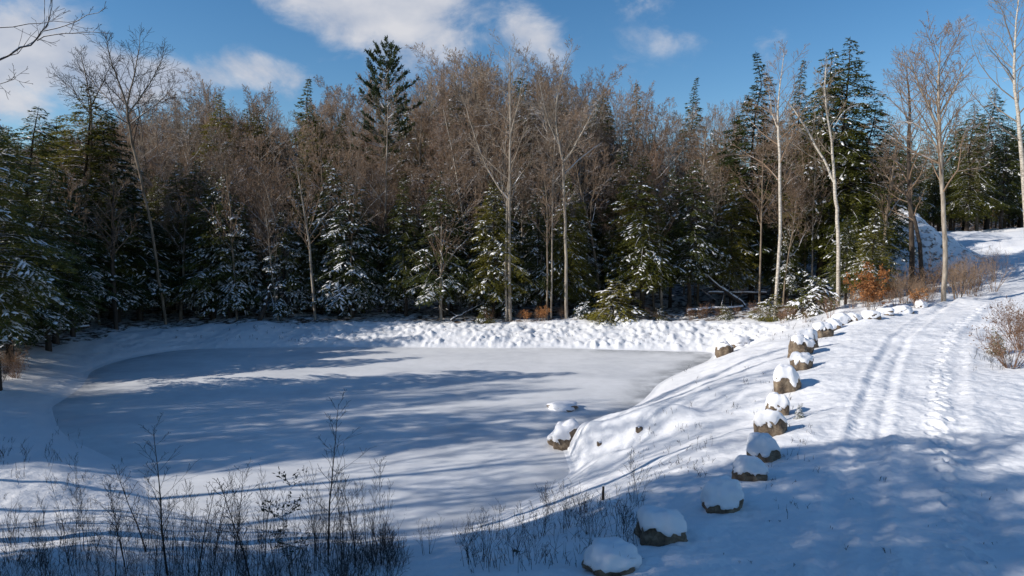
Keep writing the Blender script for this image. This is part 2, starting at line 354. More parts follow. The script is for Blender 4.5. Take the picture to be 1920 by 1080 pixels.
def build_terrain():
    a1 = np.linspace(-43, 43, 720); a0 = np.linspace(-180, -43, 90)[:-1]; a2 = np.linspace(43, 180, 90)[1:-1]
    ang = np.radians(np.concatenate([a0, a1, a2])); na = len(ang)
    rad = np.concatenate([np.geomspace(.6, 7.5, 40)[:-1], np.geomspace(7.5, 58, 760)[:-1], np.geomspace(58, 120, 120)[:-1], np.geomspace(120, 1500, 90)]); nr = len(rad)
    RR, AA = np.meshgrid(rad, ang, indexing='ij')
    X = RR * np.sin(AA); Y = RR * np.cos(AA)
    near = RR < 110
    DP = np.full(X.shape, 50.0); DP[near] = sdist(X[near], Y[near])
    Z = H(X, Y, dp=DP)
    rng = np.random.RandomState(5)
    def stamp(cx, cy, r, fn):
        rc = math.hypot(cx, cy); ac = math.atan2(cx, cy); da = r / rc
        i0, i1 = np.searchsorted(rad, rc - r), np.searchsorted(rad, rc + r) + 1
        j0, j1 = np.searchsorted(ang, ac - da), np.searchsorted(ang, ac + da) + 1
        if i1 <= i0 or j1 <= j0: return
        s = (slice(i0, i1), slice(j0, j1)); fn(s, X[s] - cx, Y[s] - cy)
    # riprap stones under the snow along the far shore
    NC = 60000
    cpx = rng.uniform(200, 1480, NC); cy_ = rng.uniform(38, 50, NC); cx_ = (cpx - 960) / F * cy_; cd = sdist(cx_, cy_)
    keep = (cd > .1) & (cd < 3.9) & (rng.rand(NC) < .35 + 1.6 * (perlin(cx_ * .5, cy_ * .5, 40) + .3))
    for px, x, y in list(zip(cpx[keep], cx_[keep], cy_[keep]))[:6500]:
        r = (rng.uniform(.06, .16) if rng.rand() < .85 else rng.uniform(.16, .28)) * (1.0 if px > 560 else .8); h = r * rng.uniform(.15, .5) * (1.0 if px > 560 else .5); k = rng.uniform(.8, 1.3)
        def f(s, dx, dy):
            q = np.clip(1 - (dx * dx * k + dy * dy / k) / (r * r), 0, 1); Z[s] = Z[s] + h * q ** .7 * .8
        stamp(x, y, r * 1.2, f)
    # footprints and ruts on the track
    def line(pts, step, width, depth, jitter, rr, feet=True):
        P = np.array([at_z(a, b, 3.05)[:2] for a, b in pts]); L = np.concatenate([[0], np.cumsum(np.hypot(*np.diff(P, axis=0).T))])
        s = 0; k = 0
        while s < L[-1]:
            x = np.interp(s, L, P[:, 0]); y = np.interp(s, L, P[:, 1]); k += 1
            x += (width if k % 2 else -width) * .5 + rng.normal(0, jitter); y += rng.normal(0, jitter)
            r = rr * rng.uniform(.8, 1.2); dep = depth * rng.uniform(.7, 1.25)
            def f(sl, dx, dy):
                q = (dx * dx / (.45 if feet else 1) + dy * dy) / (r * r); Z[sl] = Z[sl] - dep * np.clip(1 - q, 0, 1) ** .6 + dep * .3 * np.exp(-(q - 1.5) ** 2 * 3)
            stamp(x, y, r * 1.6, f); s += step * rng.uniform(.85, 1.15)
    trail = [(1860, 1130), (1819, 1037), (1787, 897), (1770, 822), (1757, 742), (1762, 680), (1770, 650), (1787, 618), (1824, 591), (1880, 568)]
    line(trail, .33, .22, .07, .05, .16)
    line([(a + 22, b) for a, b in trail], .7, .4, .03, .12, .13)
    line([(1500, 1120), (1560, 960), (1600, 860), (1640, 740), (1680, 650), (1740, 590)], .9, .5, .025, .15, .13)
    # tyre ruts: shallow continuous grooves
    msk = (RR > 7.5) & (RR < 75) & (X > 0)
    xs, ys, zz = X[msk], Y[msk], Z[msk]
    def groove(pts, w, dep):
        nonlocal zz
        P = np.array([at_z(a, b, 3.05)[:2] for a, b in pts]); dm = np.full(xs.shape, 1e9)
        P = P
        for i in range(len(P) - 1):
            ex, ey = P[i + 1] - P[i]; l2 = ex * ex + ey * ey; t = np.clip(((xs - P[i][0]) * ex + (ys - P[i][1]) * ey) / l2, 0, 1)
            dm = np.minimum(dm, np.hypot(xs - P[i][0] - t * ex, ys - P[i][1] - t * ey))
        dm = dm + perlin(xs * 1.3, ys * 1.3, 8) * .05
        zz = zz - dep * np.exp(-(dm / w) ** 2) * (.8 + .6 * perlin(xs * .8, ys * .8, 2)) + dep * .45 * np.exp(-((dm - w * 1.7) / (w * .6)) ** 2)
    for off in (0, -34):
        groove([(1640 + off * 2.4, 1090), (1634 + off * 1.5, 900), (1640 + off * 1.1, 830), (1650 + off, 768), (1668 + off * .8, 690), (1694 + off * .6, 630), (1740 + off * .4, 590), (1800, 565)], .17, .058)
    groove([(1880, 1090), (1835, 900), (1800, 800), (1790, 730), (1798, 660), (1822, 615), (1860, 585)], .2, .04)
    Z[msk] = zz
    rm = sstep(7.5, 6.0, np.abs(RR - 0) * 0) * 0
    # trampled roughness on the track and crusty roughness of the banks
    road = sstep(5.6, 7.5, DP) * (X > 0) * (RR < 60)
    Z += road * (perlin(X * 4.2, Y * 4.2, 21) * .024 + perlin(X * 9, Y * 9, 22) * .018)
    Z += (DP > 0) * (perlin(X * 2.1, Y * 2.1, 31) * .035 + perlin(X * 5.2, Y * 5.2, 32) * .014) * sstep(0, .8, DP)
    verts = np.stack([X, Y, Z], -1).reshape(-1, 3)
    idx = np.arange(nr * na).reshape(nr, na)
    a = idx[:-1, :]; b = idx[1:, :]
    q = np.stack([a, b, np.roll(b, -1, 1), np.roll(a, -1, 1)], -1).reshape(-1, 4)
    c = len(verts); verts = np.vstack([verts, [[0, 0, Z[0].mean()]]])
    tri = np.stack([np.full(na, c), idx[0], np.roll(idx[0], -1)], -1)
    me = mesh('ground', verts, [q, tri], M_ground, True)
    # forest litter mask: behind the first row of trees; snow pile adds painted shade
    fx = sstep(4.4, 6.5, DP) * sstep(-30, -24, -(X * 0 + 60 - Y) * 1.0)
    litter_shade = np.zeros(X.shape)
    forest = ((Y > 44) & (X < Y * .47) & (DP > 4.2)) | ((X < -24 - (Y - 30) * .05) & (Y > 24) & (DP > 3.2))
    litter_shade[forest] = .62
    litter_shade[(Y > 75)] = .75
    litter_shade[(Y > 62) & (X > Y * .5)] = .15
    litter_shade[(Y > 84) & (X > Y * .5)] = .8
    pr = np.hypot(X - PILE[0], Y - PILE[1]); litter_shade[pr < 6.5] = .52  # snow pile: partly dirt, partly the shade of trees put into the colour
    at = me.attributes.new('litter_shade', 'FLOAT', 'POINT'); at.data.foreach_set('value', np.append(litter_shade.ravel(), 0).astype(np.float32))
    g = obj('ground', me); tag(g, 'snow-covered ground with banks, trampled track and wooded hill', kind='structure')
build_terrain()

def build_ice():
    xs = np.arange(-30, 16, .5); ys = np.arange(13, 44, .5); X, Y = np.meshgrid(xs, ys); d = sdist(X, Y)
    idx = np.arange(X.size).reshape(X.shape)
    q = np.stack([idx[:-1, :-1], idx[:-1, 1:], idx[1:, 1:], idx[1:, :-1]], -1).reshape(-1, 4)
    q = q[(d.ravel()[q] < .9).any(1)]
    Z = np.zeros(X.size)
    me = mesh('pond_ice', np.stack([X.ravel(), Y.ravel(), Z], -1), q, M_ice, True)
    nz = perlin(X * .6, Y * .9, 14) + .5 * perlin(X * 1.7, Y * 2.2, 15)
    thin = .9 * sstep(-2.2, -.1, d) * (.25 + .75 * sstep(0, 8, X)) + .35 * sstep(-3, 0, d) * sstep(-16, -24, X)
    Z = (.012 * sstep(-.1, .5, nz) * sstep(-6, -.5, d)).ravel()
    thin = thin * (1 - sstep(0, .45, nz))
    me.vertices.foreach_set('co', np.stack([X.ravel(), Y.ravel(), Z], -1).astype(np.float32).ravel()); me.update()
    me.attributes.new('thin', 'FLOAT', 'POINT').data.foreach_set('value', thin.ravel().astype(np.float32))
    tag(obj('pond_ice', me), 'frozen pond with thin grey ice dusted by snow', kind='structure')
build_ice()

# ------------------------------------------------------------------ branch and leaf machinery
def tubes(polys, sides=3):
    """polys: list of (pts Nx3, radii N); returns verts, quads"""
    by = {}
    for p, r in polys: by.setdefault(len(p), []).append((p, r))
    V = []; Q = []; base = 0
    for n, L in by.items():
        P = np.array([a for a, _ in L], float); Rr = np.array([b for _, b in L], float)
        T = np.gradient(P, axis=1); T /= np.linalg.norm(T, axis=2, keepdims=True) + 1e-9
        ref = np.where(np.abs(T[:, :1, 2:3]) > .8, np.array([1., .3, 0]), np.array([0, 0, 1.])); ref = np.broadcast_to(ref, T.shape)
        A = np.cross(T, ref); A /= np.linalg.norm(A, axis=2, keepdims=True) + 1e-9; B = np.cross(T, A)
        th = np.arange(sides) * 2 * math.pi / sides
        ring = P[:, :, None, :] + Rr[:, :, None, None] * (A[:, :, None, :] * np.cos(th)[None, None, :, None] + B[:, :, None, :] * np.sin(th)[None, None, :, None])
        m = len(L); V.append(ring.reshape(-1, 3))
        idx = base + np.arange(m * n * sides).reshape(m, n, sides)
        a = idx[:, :-1]; b = idx[:, 1:]
        Q.append(np.stack([a, b, np.roll(b, -1, 2), np.roll(a, -1, 2)], -1).reshape(-1, 4)); base += m * n * sides
    if not V: return np.zeros((0, 3)), np.zeros((0, 4), int)
    return np.vstack(V), np.vstack(Q)

def unit(v): return v / (np.linalg.norm(v) + 1e-9)
def perp(d, r):
    a = r.normal(size=3); a -= a.dot(d) * d; return unit(a)
def grow(out, r, p, d, L, rad, lvl, maxl, spec):
    n = spec['seg'][min(lvl, len(spec['seg']) - 1)]; pts = [p]; rads = [rad]; cur = p; dd = d
    wob = spec['wob'][min(lvl, len(spec['wob']) - 1)]; up = spec['up'][min(lvl, len(spec['up']) - 1)]
    for i in range(1, n + 1):
        dd = unit(dd + r.normal(0, wob, 3) + np.array([0, 0, up])); cur = cur + dd * L / n
        pts.append(cur); rads.append(max(spec['min'], rad * (1 - i / n * (.82 if lvl else .85))))
    out.append((lvl, np.array(pts), np.array(rads)))
    if lvl >= maxl: return
    kids(out, r, np.array(pts), np.array(rads), L, lvl, maxl, spec)
def kids(out, r, pts, rads, L, lvl, maxl, spec, t0=None, cnt=None):
    n = len(pts) - 1
    k = cnt if cnt is not None else spec['kids'][min(lvl, len(spec['kids']) - 1)]; k = max(1, int(round(k * r.uniform(.8, 1.2))))
    t0 = t0 if t0 is not None else spec['t0'][min(lvl, len(spec['t0']) - 1)]
    az = r.uniform(0, 6.28)
    for i in range(k):
        t = t0 + (1 - t0) * ((i + r.uniform(.1, .9)) / k) ** .9; t = min(t, .985); f = t * n; j = int(f); fr = f - j
        p = pts[j] * (1 - fr) + pts[j + 1] * fr; d = unit(pts[j + 1] - pts[j]); rr = rads[j] * (1 - fr) + rads[j + 1] * fr
        az += 2.4 + r.uniform(-.6, .6)
        a = np.cross(d, [0.3, 0.1, 1.0] if abs(d[2]) < .9 else [1.0, 0, 0]); a = unit(a); b = np.cross(d, a)
        side = a * math.cos(az) + b * math.sin(az)
        an = R(spec['ang'][min(lvl, len(spec['ang']) - 1)] * r.uniform(.7, 1.3))
        nd = unit(d * math.cos(an) + side * math.sin(an))
        ln = L * spec['len'][min(lvl, len(spec['len']) - 1)] * (1 - .62 * (t - t0) / (1 - t0 + 1e-6)) * r.uniform(.65, 1.25)
        grow(out, r, p, nd, ln, max(spec['min'], rr * spec['rr']), lvl + 1, maxl, spec)

SPREAD = dict(seg=[9, 6, 4, 3, 2], wob=[.05, .13, .14, .15, .12], up=[.03, .09, .08, .06, .04], min=.007, kids=[17, 9, 7, 5], t0=[.38, .25, .2, .15], ang=[48, 45, 42, 40], len=[.40, .50, .50, .50], rr=.55)
WHIP = dict(seg=[9, 5, 3, 2], wob=[.035, .08, .1, .12], up=[.03, .14, .08, .04], min=.007, kids=[30, 9, 6], t0=[.40, .2, .15], ang=[38, 38, 40], len=[.24, .42, .48], rr=.45)
def split_tree(out, cut=1, base_sides=7, mats=(None, None), twig_min=None):
    main = [(p, r) for l, p, r in out if l <= cut]; tw = [(p, r) for l, p, r in out if l > cut]
    big = [(p, r) for p, r in main if r[0] > .05]; sm = [(p, r) for p, r in main if r[0] <= .05]
    v1, q1 = tubes(big, base_sides); v2, q2 = tubes(sm, 4)
    m1 = mesh('tree_trunk', np.vstack([v1, v2]), np.vstack([q1, q2 + len(v1)]), mats[0], True)
    v, q = tubes(tw, 3); m2 = mesh('tree_crown', v, q, mats[1])
    return m1, m2
def bare_variant(seed, spec, Ht, rad, maxl, mats, flare=1.25, n_scale=1.0):
    r = np.random.RandomState(seed); out = []
    s = dict(spec); s['kids'] = [k * n_scale for k in spec['kids']]
    grow(out, r, np.array([0, 0, -.3]), unit(np.array([r.normal(0, .03), r.normal(0, .03), 1.0])), Ht, rad, 0, maxl, s)
    l, p, rr = out[0]; rr[0] *= flare
    z = max(q[:, 2].max() for _, q, _ in out)
    return split_tree(out, 1, 7, mats), z

def leaves_mesh(P, D, Nn, ln, wd, name, mat):
    """diamond leaves: base P, direction D, plane normal Nn"""
    S = np.cross(D, Nn); S /= np.linalg.norm(S, axis=1, keepdims=True) + 1e-9
    ln = ln[:, None]; wd = wd[:, None]
    v = np.stack([P, P + D * ln * .45 + S * wd, P + D * ln, P + D * ln * .45 - S * wd], 1).reshape(-1, 3)
    q = np.arange(len(v)).reshape(-1, 4)
    return v, q
def pads(P, D, ln, wd, ht):
    """small snow pads lying on branches: 6-sided low domes, elongated along D"""
    n = len(P); r = NR
    Dh = D.copy(); Dh /= np.linalg.norm(Dh, axis=1, keepdims=True) + 1e-9
    S = np.cross(Dh, np.array([0, 0, 1.])); S /= np.linalg.norm(S, axis=1, keepdims=True) + 1e-9
    U = np.cross(S, Dh)
    th = np.arange(7) * 2 * math.pi / 7
    k = r.uniform(.65, 1.2, (n, 7))
    ring = P[:, None] + Dh[:, None] * (np.cos(th)[None] * k * ln[:, None])[..., None] + S[:, None] * (np.sin(th)[None] * k * wd[:, None])[..., None] - U[:, None] * (ht[:, None, None] * .25)
    r2 = P[:, None] + (ring - P[:, None]) * .62 + U[:, None] * (ht[:, None, None] * .8)
    top = (P + U * ht[:, None])[:, None]
    V = np.concatenate([ring, r2, top], 1).reshape(-1, 3)
    b = (np.arange(n) * 15)[:, None]; i = np.arange(7)[None]; j = (i + 1) % 7
    q = np.stack([b + i, b + j, b + 7 + j, b + 7 + i], -1).reshape(-1, 4)
    t = np.stack([b + 7 + i, b + 7 + j, np.broadcast_to(b + 14, (n, 7))], -1).reshape(-1, 3)
    return V, q, t

def conifer(seed, Ht, Rad, z0, nb, style='hemlock', snow=.3, mat=None, lsz=1.0, dens=1.0, trad=.16):
    r = np.random.RandomState(seed); tr = []; LP = []; LD = []; LN = []; LL = []; LW = []; SP = []; SD = []; SL = []; SW = []; SH = []
    trunk = np.array([[r.normal(0, .03) * i, r.normal(0, .03) * i, -.3 + (Ht + .2) * i / 8] for i in range(9)]); trunk[0, :2] = 0
    trr = trad * (1 - np.linspace(0, .96, 9)); trr[0] *= 1.2
    lump = r.uniform(.62, 1.2, 40)
    def axis(z): return np.array([np.interp(z, trunk[:, 2], trunk[:, 0]), np.interp(z, trunk[:, 2], trunk[:, 1]), z])
    az = 0
    if style != 'pine':
        for i in range(26):   # dead lower stubs
            z = r.uniform(.06, z0 + .12) * Ht; a = r.uniform(0, 6.28); L = r.uniform(.3, 1.3)
            p = axis(z); d = np.array([math.cos(a), math.sin(a), r.uniform(-.35, .2)]); m = p + d * L * .5; e = p + d * L + np.array([0, 0, -.15 * L])
            tr.append((np.array([p, m, e]), np.array([.018, .012, .006])))
    for b in range(nb):
        t = ((b + r.uniform(0, 1)) / nb) ** (1.12 if style != 'pine' else 1.0); z = Ht * (z0 + (1 - z0) * t) * .985
        if style == 'pine': z = round(z / .62) * .62 + r.normal(0, .04); z = min(z, Ht * .985); t = max(0, (z / Ht - z0) / (1 - z0))
        az += 2.399 + r.uniform(-.5, .5)
        sector = lump[int((az % 6.283) / 6.283 * 5) + 5 * int(min(7, t * 8))] if style != 'pine' else r.uniform(.6, 1.1)
        if style == 'hemlock': prof = (1 - t) ** .72 * (.35 + .65 * min(1, (t + .05) / .22)) + .035
        elif style == 'spire': prof = (1 - t) ** 1.0 * (.5 + .5 * min(1, t / .15)) + .012
        else: prof = (1 - t) ** .55 * min(1, .45 + t) + .1
        L = Rad * prof * r.uniform(.7, 1.1) * sector
        if L < .08: L = .08
        el = R({'hemlock': -4 + 38 * t, 'spire': -14 + 45 * t, 'pine': 4 + 38 * t}[style] + r.uniform(-9, 9))
        droop = {'hemlock': .42, 'spire': .25, 'pine': -.12}[style]
        p = axis(z); h = np.array([math.cos(az), math.sin(az), 0])
        ts = np.linspace(0, 1, 6)
        pts = p + h * (ts[:, None] * L * math.cos(el)) + np.array([0, 0, 1]) * (ts * L * math.sin(el) - droop * L * ts ** 2.2)[:, None]
        tr.append((pts, np.linspace(max(.008, min(.045, .018 * L)), .005, 6)))
        side = np.array([-h[1], h[0], 0])
        sp = .125 / dens if style != 'pine' else .10 / dens
        s0 = .18 if style != 'pine' else .45
        m = max(3, int(L * (1 - s0) / sp) * 2)
        u = s0 + (1 - s0) * r.uniform(0, 1, m) ** .8
        B = np.stack([np.interp(u, ts, pts[:, k]) for k in range(3)], 1)
        T = unit(pts[-1] - pts[2])
        sg = np.where(np.arange(m) % 2 == 0, 1., -1.)[:, None]
        if style != 'pine':
            tl = (np.minimum(.9, .28 + .48 * L * (1 - u)) * min(1.0, .22 + .75 * L) * r.uniform(.7, 1.25, m))
            TD = T * .62 + side * sg * .75 + r.normal(0, .13, (m, 3)) + np.array([0, 0, -.12]); nl = 12
        else:
            tl = r.uniform(.18, .38, m); TD = T * .75 + side * sg * r.uniform(0, .8, (m, 1)) + np.array([0, 0, .35]) + r.normal(0, .15, (m, 3)); nl = 8
        TD /= np.linalg.norm(TD, axis=1, keepdims=True)
        for k in range(nl):
            ff = (k + r.uniform(0, 1, m)) / nl; keep = r.uniform(0, 1, m) < np.clip(tl / .42, .45, 1) * (1.0 if style != 'pine' else 1)
            q = B + TD * (tl * ff)[:, None]; q[:, 2] -= .22 * (tl * ff ** 2)
            sgn = np.where(r.rand(m) < .5, 1., -1.)[:, None]
            sd = np.cross(TD, np.array([0, 0, 1.])); sd /= np.linalg.norm(sd, axis=1, keepdims=True) + 1e-9
            spread = .8 if style != 'pine' else 1.0
            D = TD * .75 + sd * sgn * spread + r.normal(0, .2 if style != 'pine' else .5, (m, 3)); D[:, 2] -= .10 if style != 'pine' else -.15; D /= np.linalg.norm(D, axis=1, keepdims=True)
            Nn = np.array([0, 0, 1.]) + r.normal(0, .35, (m, 3))
            LP.append(q[keep]); LD.append(D[keep]); LN.append(Nn[keep])
            LL.append((r.uniform(.08, .20, m) * lsz)[keep]); LW.append((r.uniform(.016, .038, m) * lsz)[keep])
        # snow held by the branch and its sprays
        amt = .72 * snow * (1.25 - .55 * t) * r.uniform(.2, 1.9)
        if r.rand() < amt + .1 and style != 'x':
            ks = int(m * min(1, amt * 1.2)); sel = r.choice(m, min(m, ks), replace=False)
            if len(sel):
                f2 = r.uniform(.1, .9, len(sel)); q = B[sel] + TD[sel] * (tl[sel] * f2)[:, None]; q[:, 2] -= .22 * tl[sel] * f2 ** 2 - .02
                SP.append(q); SD.append(TD[sel] + np.array([0, 0, -.18])); SL.append(np.minimum(.24, tl[sel] * r.uniform(.12, .4, len(sel)) + .03)); SW.append(r.uniform(.02, .065, len(sel)) + .05 * (r.rand(len(sel)) < .2)); SH.append(r.uniform(.015, .045, len(sel)))
    v1, q1 = tubes([(trunk, trr)], 8); v2, q2 = tubes(tr, 3)
    mt = mesh('conifer_trunk', np.vstack([v1, v2]), np.vstack([q1, q2 + len(v1)]), M_barkdark if style != 'pine' else M_bark, True)
    v, q = leaves_mesh(np.vstack(LP), np.vstack(LD), np.vstack(LN), np.concatenate(LL), np.concatenate(LW), 'x', mat)
    mc = mesh('conifer_crown', v, q, mat or M_hem)
    ms = None
    if SP:
        V, qq, tt = pads(np.vstack(SP), np.vstack(SD), np.concatenate(SL), np.concatenate(SW), np.concatenate(SH)); ms = mesh('snow_load', V, [qq, tt], M_cap, True)
    return dict(t=mt, c=mc, s=ms, h=Ht)

def con_thing(var, x, y, z, h, label, group=None, name='hemlock_tree', cat='conifer', rz=None, wid=1.0, tilt=(0, 0)):
    s = h / var['h']; parts = [('trunk', var['t']), ('crown', var['c'])]
    if var['s']: parts.append(('snow_load', var['s']))
    e = thing(name, parts, (x, y, z - .05), rz if rz is not None else rnd.uniform(0, 6.28), s * wid, s, label, cat, group, tilt)
    for c_ in e.children:
        if c_.name.startswith('snow_load'): c_['kind'] = 'stuff'
    return e
def bare_thing(var, x, y, z, h, label, group=None, name='bare_tree', cat='tree', rz=None, wid=1.0, tilt=(0, 0)):
    (a, b), ht = var; s = h / ht
    return thing(name, [('trunk', a), ('crown', b)], (x, y, z - .05), rz if rz is not None else rnd.uniform(0, 6.28), s * wid, s, label, cat, group, tilt)

# ------------------------------------------------------------------ tree kinds
HEM = [conifer(101, 10.5, 3.0, .18, 165, 'hemlock', .52), conifer(102, 11.5, 2.7, .24, 165, 'hemlock', .42), conifer(103, 9.5, 2.9, .12, 150, 'hemlock', .8), conifer(104, 12, 2.9, .22, 175, 'hemlock', .34)]
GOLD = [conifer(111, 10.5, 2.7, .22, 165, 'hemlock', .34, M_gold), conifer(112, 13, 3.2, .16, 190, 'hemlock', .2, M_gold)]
SPIRE = [conifer(121, 15, 2.9, .22, 230, 'spire', .18, M_pine, 1.2), conifer(122, 16, 3.3, .18, 240, 'spire', .26, M_hem, 1.2)]
PINE = [conifer(131, 17, 4.0, .55, 120, 'pine', .04, M_pine, 1.6)]
BUSH = [conifer(141, 2.4, 1.5, .03, 60, 'hemlock', .5, M_gold, .8, 1.3, .04), conifer(142, 2.2, 1.5, .03, 60, 'hemlock', 1.0, M_hem, .8, 1.3, .04)]
BR = [bare_variant(201, SPREAD, 14, .15, 4, (M_bark, M_twig)), bare_variant(202, SPREAD, 15, .17, 4, (M_bark, M_twig)), bare_variant(203, SPREAD, 13, .13, 4, (M_bark, M_twig)),
      bare_variant(204, WHIP, 13, .10, 3, (M_bark, M_twig)), bare_variant(205, WHIP, 12, .085, 3, (M_barkpale, M_twig)), bare_variant(206, WHIP, 14, .11, 3, (M_bark, M_twigred)),
      bare_variant(207, dict(WHIP, ang=[55, 45, 40], len=[.30, .42, .48]), 11, .09, 3, (M_barkpale, M_twigpale))]

# ------------------------------------------------------------------ named trees (from the photograph, left to right)
def spot(px, depth):
    p = at_y(px, 440, depth); return p[0], p[1], H1(p[0], p[1])
def topz(px, py, depth): return at_y(px, py, depth)[2]
used = []
def put(kind, var, px, depth, top, label, group=None, name=None, cat=None, wid=1.0, rz=None, tilt=(0, 0)):
    x, y, z = spot(px, depth); h = max(1.0, topz(px, top, depth) - z); used.append((x, y))
    if kind == 'c': return con_thing(var, x, y, z, h, label, group, name or 'hemlock_tree', cat or 'hemlock', rz, wid, tilt)
    return bare_thing(var, x, y, z, h, label, group, name or 'bare_tree', cat or 'bare tree', rz, wid, tilt)

NAMED = [
    ('c', HEM[1], -25, 28, 150, 'dark hemlock cut by the left frame edge beside the pond shore', 1.1),
    ('c', HEM[0], 5, 33, 300, 'drooping green hemlock behind the tangled bank at the left edge', 1.15),
    ('c', HEM[1], 62, 41, 190, 'pointed green hemlock, leftmost spire against the white cloud', 1.35),
    ('c', HEM[3], 95, 38, 300, 'bushy hemlock with snow dabs below the leftmost spire', 1.25),
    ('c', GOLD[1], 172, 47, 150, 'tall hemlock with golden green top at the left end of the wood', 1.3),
    ('c', HEM[0], 150, 43, 320, 'broad snow-flecked hemlock under the golden-topped one on the left', 1.2),
    ('c', HEM[3], 215, 46, 330, 'dark hemlock over a thick black trunk near the left corner of the pond', 1.2),
    ('c', HEM[3], 28, 44, 230, 'tall full hemlock right at the left end of the wood under the white cloud', 1.2),
    ('c', GOLD[1], 120, 49, 215, 'olive-green hemlock top between the leftmost spire and the golden-topped hemlock', 1.2),
    ('c', HEM[1], 205, 48, 205, 'dark full hemlock close to the right of the golden-topped one', 1.25),
    ('c', HEM[0], 255, 47, 330, 'broad hemlock left of the slender olive one at the pond corner', 1.3),
    ('c', HEM[3], 80, 36, 360, 'low wide hemlock with hanging boughs at the left shore', 1.3),
    ('c', HEM[1], 335, 50, 300, 'slender olive hemlock behind the pale leaning trunk', 1.0),
    ('c', HEM[0], 395, 48, 345, 'low snowy hemlock right of the pale leaning trunk', 1.15),
    ('c', HEM[2], 455, 48.5, 380, 'short hemlock with blue snow patches along its lower sprays', 1.1),
    ('c', SPIRE[1], 585, 57, 138, 'narrow dark spruce spire left of the ragged pine top', 1.0),
    ('c', SPIRE[0], 650, 62, 205, 'brownish spruce top between the narrow spire and the ragged pine', 1.0),
    ('c', HEM[2], 530, 48.5, 390, 'snow-laden hemlock just left of the big white-dusted one', 1.1),
    ('c', HEM[2], 658, 48.5, 325, 'large hemlock heaped with white snow, below the ragged pine top', 1.15),
    ('c', HEM[2], 742, 50, 410, 'smaller white-flecked hemlock between the two snow-laden ones', 1.1),
    ('c', HEM[0], 826, 48.5, 315, 'snow-laden hemlock with olive green centre over the middle shore', 1.2),
    ('c', HEM[2], 890, 50.5, 400, 'snowy hemlock close to the left of the tall twin trunks', 1.15),
    ('c', HEM[0], 1010, 49, 345, 'light green hemlock filling the gap between the two tall bare trees', 1.0),
    ('c', HEM[2], 1095, 51, 400, 'hemlock with long drooping white boughs right of the forked bare tree', 1.2),
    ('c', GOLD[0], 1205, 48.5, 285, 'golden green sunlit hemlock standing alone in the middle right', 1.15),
    ('c', HEM[3], 1150, 52, 400, 'dark hemlock shaded behind the golden green one', 1.1),
    ('c', SPIRE[0], 1185, 70, 150, 'distant dark spire poking above brown twigs, left of a similar one', .9),
    ('c', SPIRE[1], 1297, 72, 140, 'distant dark spire poking above brown twigs, right of a similar one', .9),
    ('c', SPIRE[0], 1130, 74, 172, 'small far spruce tip just above the brown twigs right of the forked tree', .9),
    ('c', SPIRE[1], 1412, 52, 92, 'tall tapering spruce with snow-dusted lower boughs left of the pale birch', 1.15),
    ('c', GOLD[0], 1375, 50, 330, 'olive hemlock leaning against the tall tapering spruce', 1.1),
    ('c', SPIRE[0], 1492, 60, 105, 'thin dark spruce peeking behind the pale birch', .8),
    ('c', GOLD[1], 1582, 50, 62, 'tallest broad conifer with olive boughs behind the forked birch', 1.15),
    ('c', HEM[3], 1540, 51, 85, 'tall dark hemlock left shoulder of the tallest broad conifer', 1.05),
    ('c', HEM[3], 1625, 51, 180, 'dark drooping hemlock on the right flank of the tallest conifer', 1.3),
    ('c', HEM[0], 1480, 49, 420, 'low hemlock in shade beside the pale birch trunk', 1.1),
    ('c', GOLD[0], 1640, 42.5, 385, 'small bright green hemlock at the wood corner above the copper leaves', 1.35),
    ('c', HEM[3], 1590, 45, 400, 'small dark hemlock between the forked birch and the bright green one', 1.2),
]
for kind, var, px, dep, top, lab, wid in NAMED: put(kind, var, px, dep, top, lab, wid=wid, name='spruce_tree' if 'spruce' in lab or 'spire pok' in lab else None, cat='spruce' if 'spruce' in lab or 'spire pok' in lab else None)
put('c', PINE[0], 725, 56, 92, 'ragged white pine top with layered upswept boughs, highest of the middle wood', name='pine_tree', cat='pine', wid=.75)
for px, dep, top, w, lab in [(1812, 78, 190, 1.1, 'olive conifer at the far field edge, first right of the spreading tree'), (1850, 84, 160, 1.0, 'tallest conifer beyond the far field'), (1876, 79, 215, 1.1, 'conifer with pale snow patch beyond the far field'),
                             (1915, 80, 200, 1.1, 'sunlit conifer beyond the far field at the right edge'), (1783, 88, 200, 1.0, 'shaded conifer glimpsed behind the spreading tree crown'), (1750, 82, 270, 1.0, 'dark conifer behind the snow heap'), (1700, 80, 250, 1.0, 'dark conifer directly over the peak of the snow heap')]:
    put('c', rnd.choice([GOLD[0], HEM[3], SPIRE[1], GOLD[1]]), px, dep, top, lab, wid=w)
for px, dep, h, v, lab, w in [(1150, 46.4, 520, 0, 'low spreading evergreen shrub with snow on the middle shore', 1.5), (1240, 46.2, 572, 0, 'small yellow-green evergreen shrub under the golden hemlock', 1.2), (1365, 44.8, 570, 0, 'tiny yellow-green evergreen right of the fallen logs', 1.2),
                              (1448, 43.5, 548, 0, 'yellow-green evergreen shrub below the pale birch', 1.3), (1530, 41.5, 508, 1, 'white snow-plastered evergreen shrub left of the copper leaves', 1.1), (910, 46.6, 560, 0, 'small evergreen shrub at the foot of the twin trunks', .8), (1095, 46.8, 560, 1, 'dark evergreen shrub on the shore by the forked tree foot', 1.3)]:
    put('c', BUSH[v], px, dep, h, lab, name='evergreen_shrub', cat='shrub', wid=w)

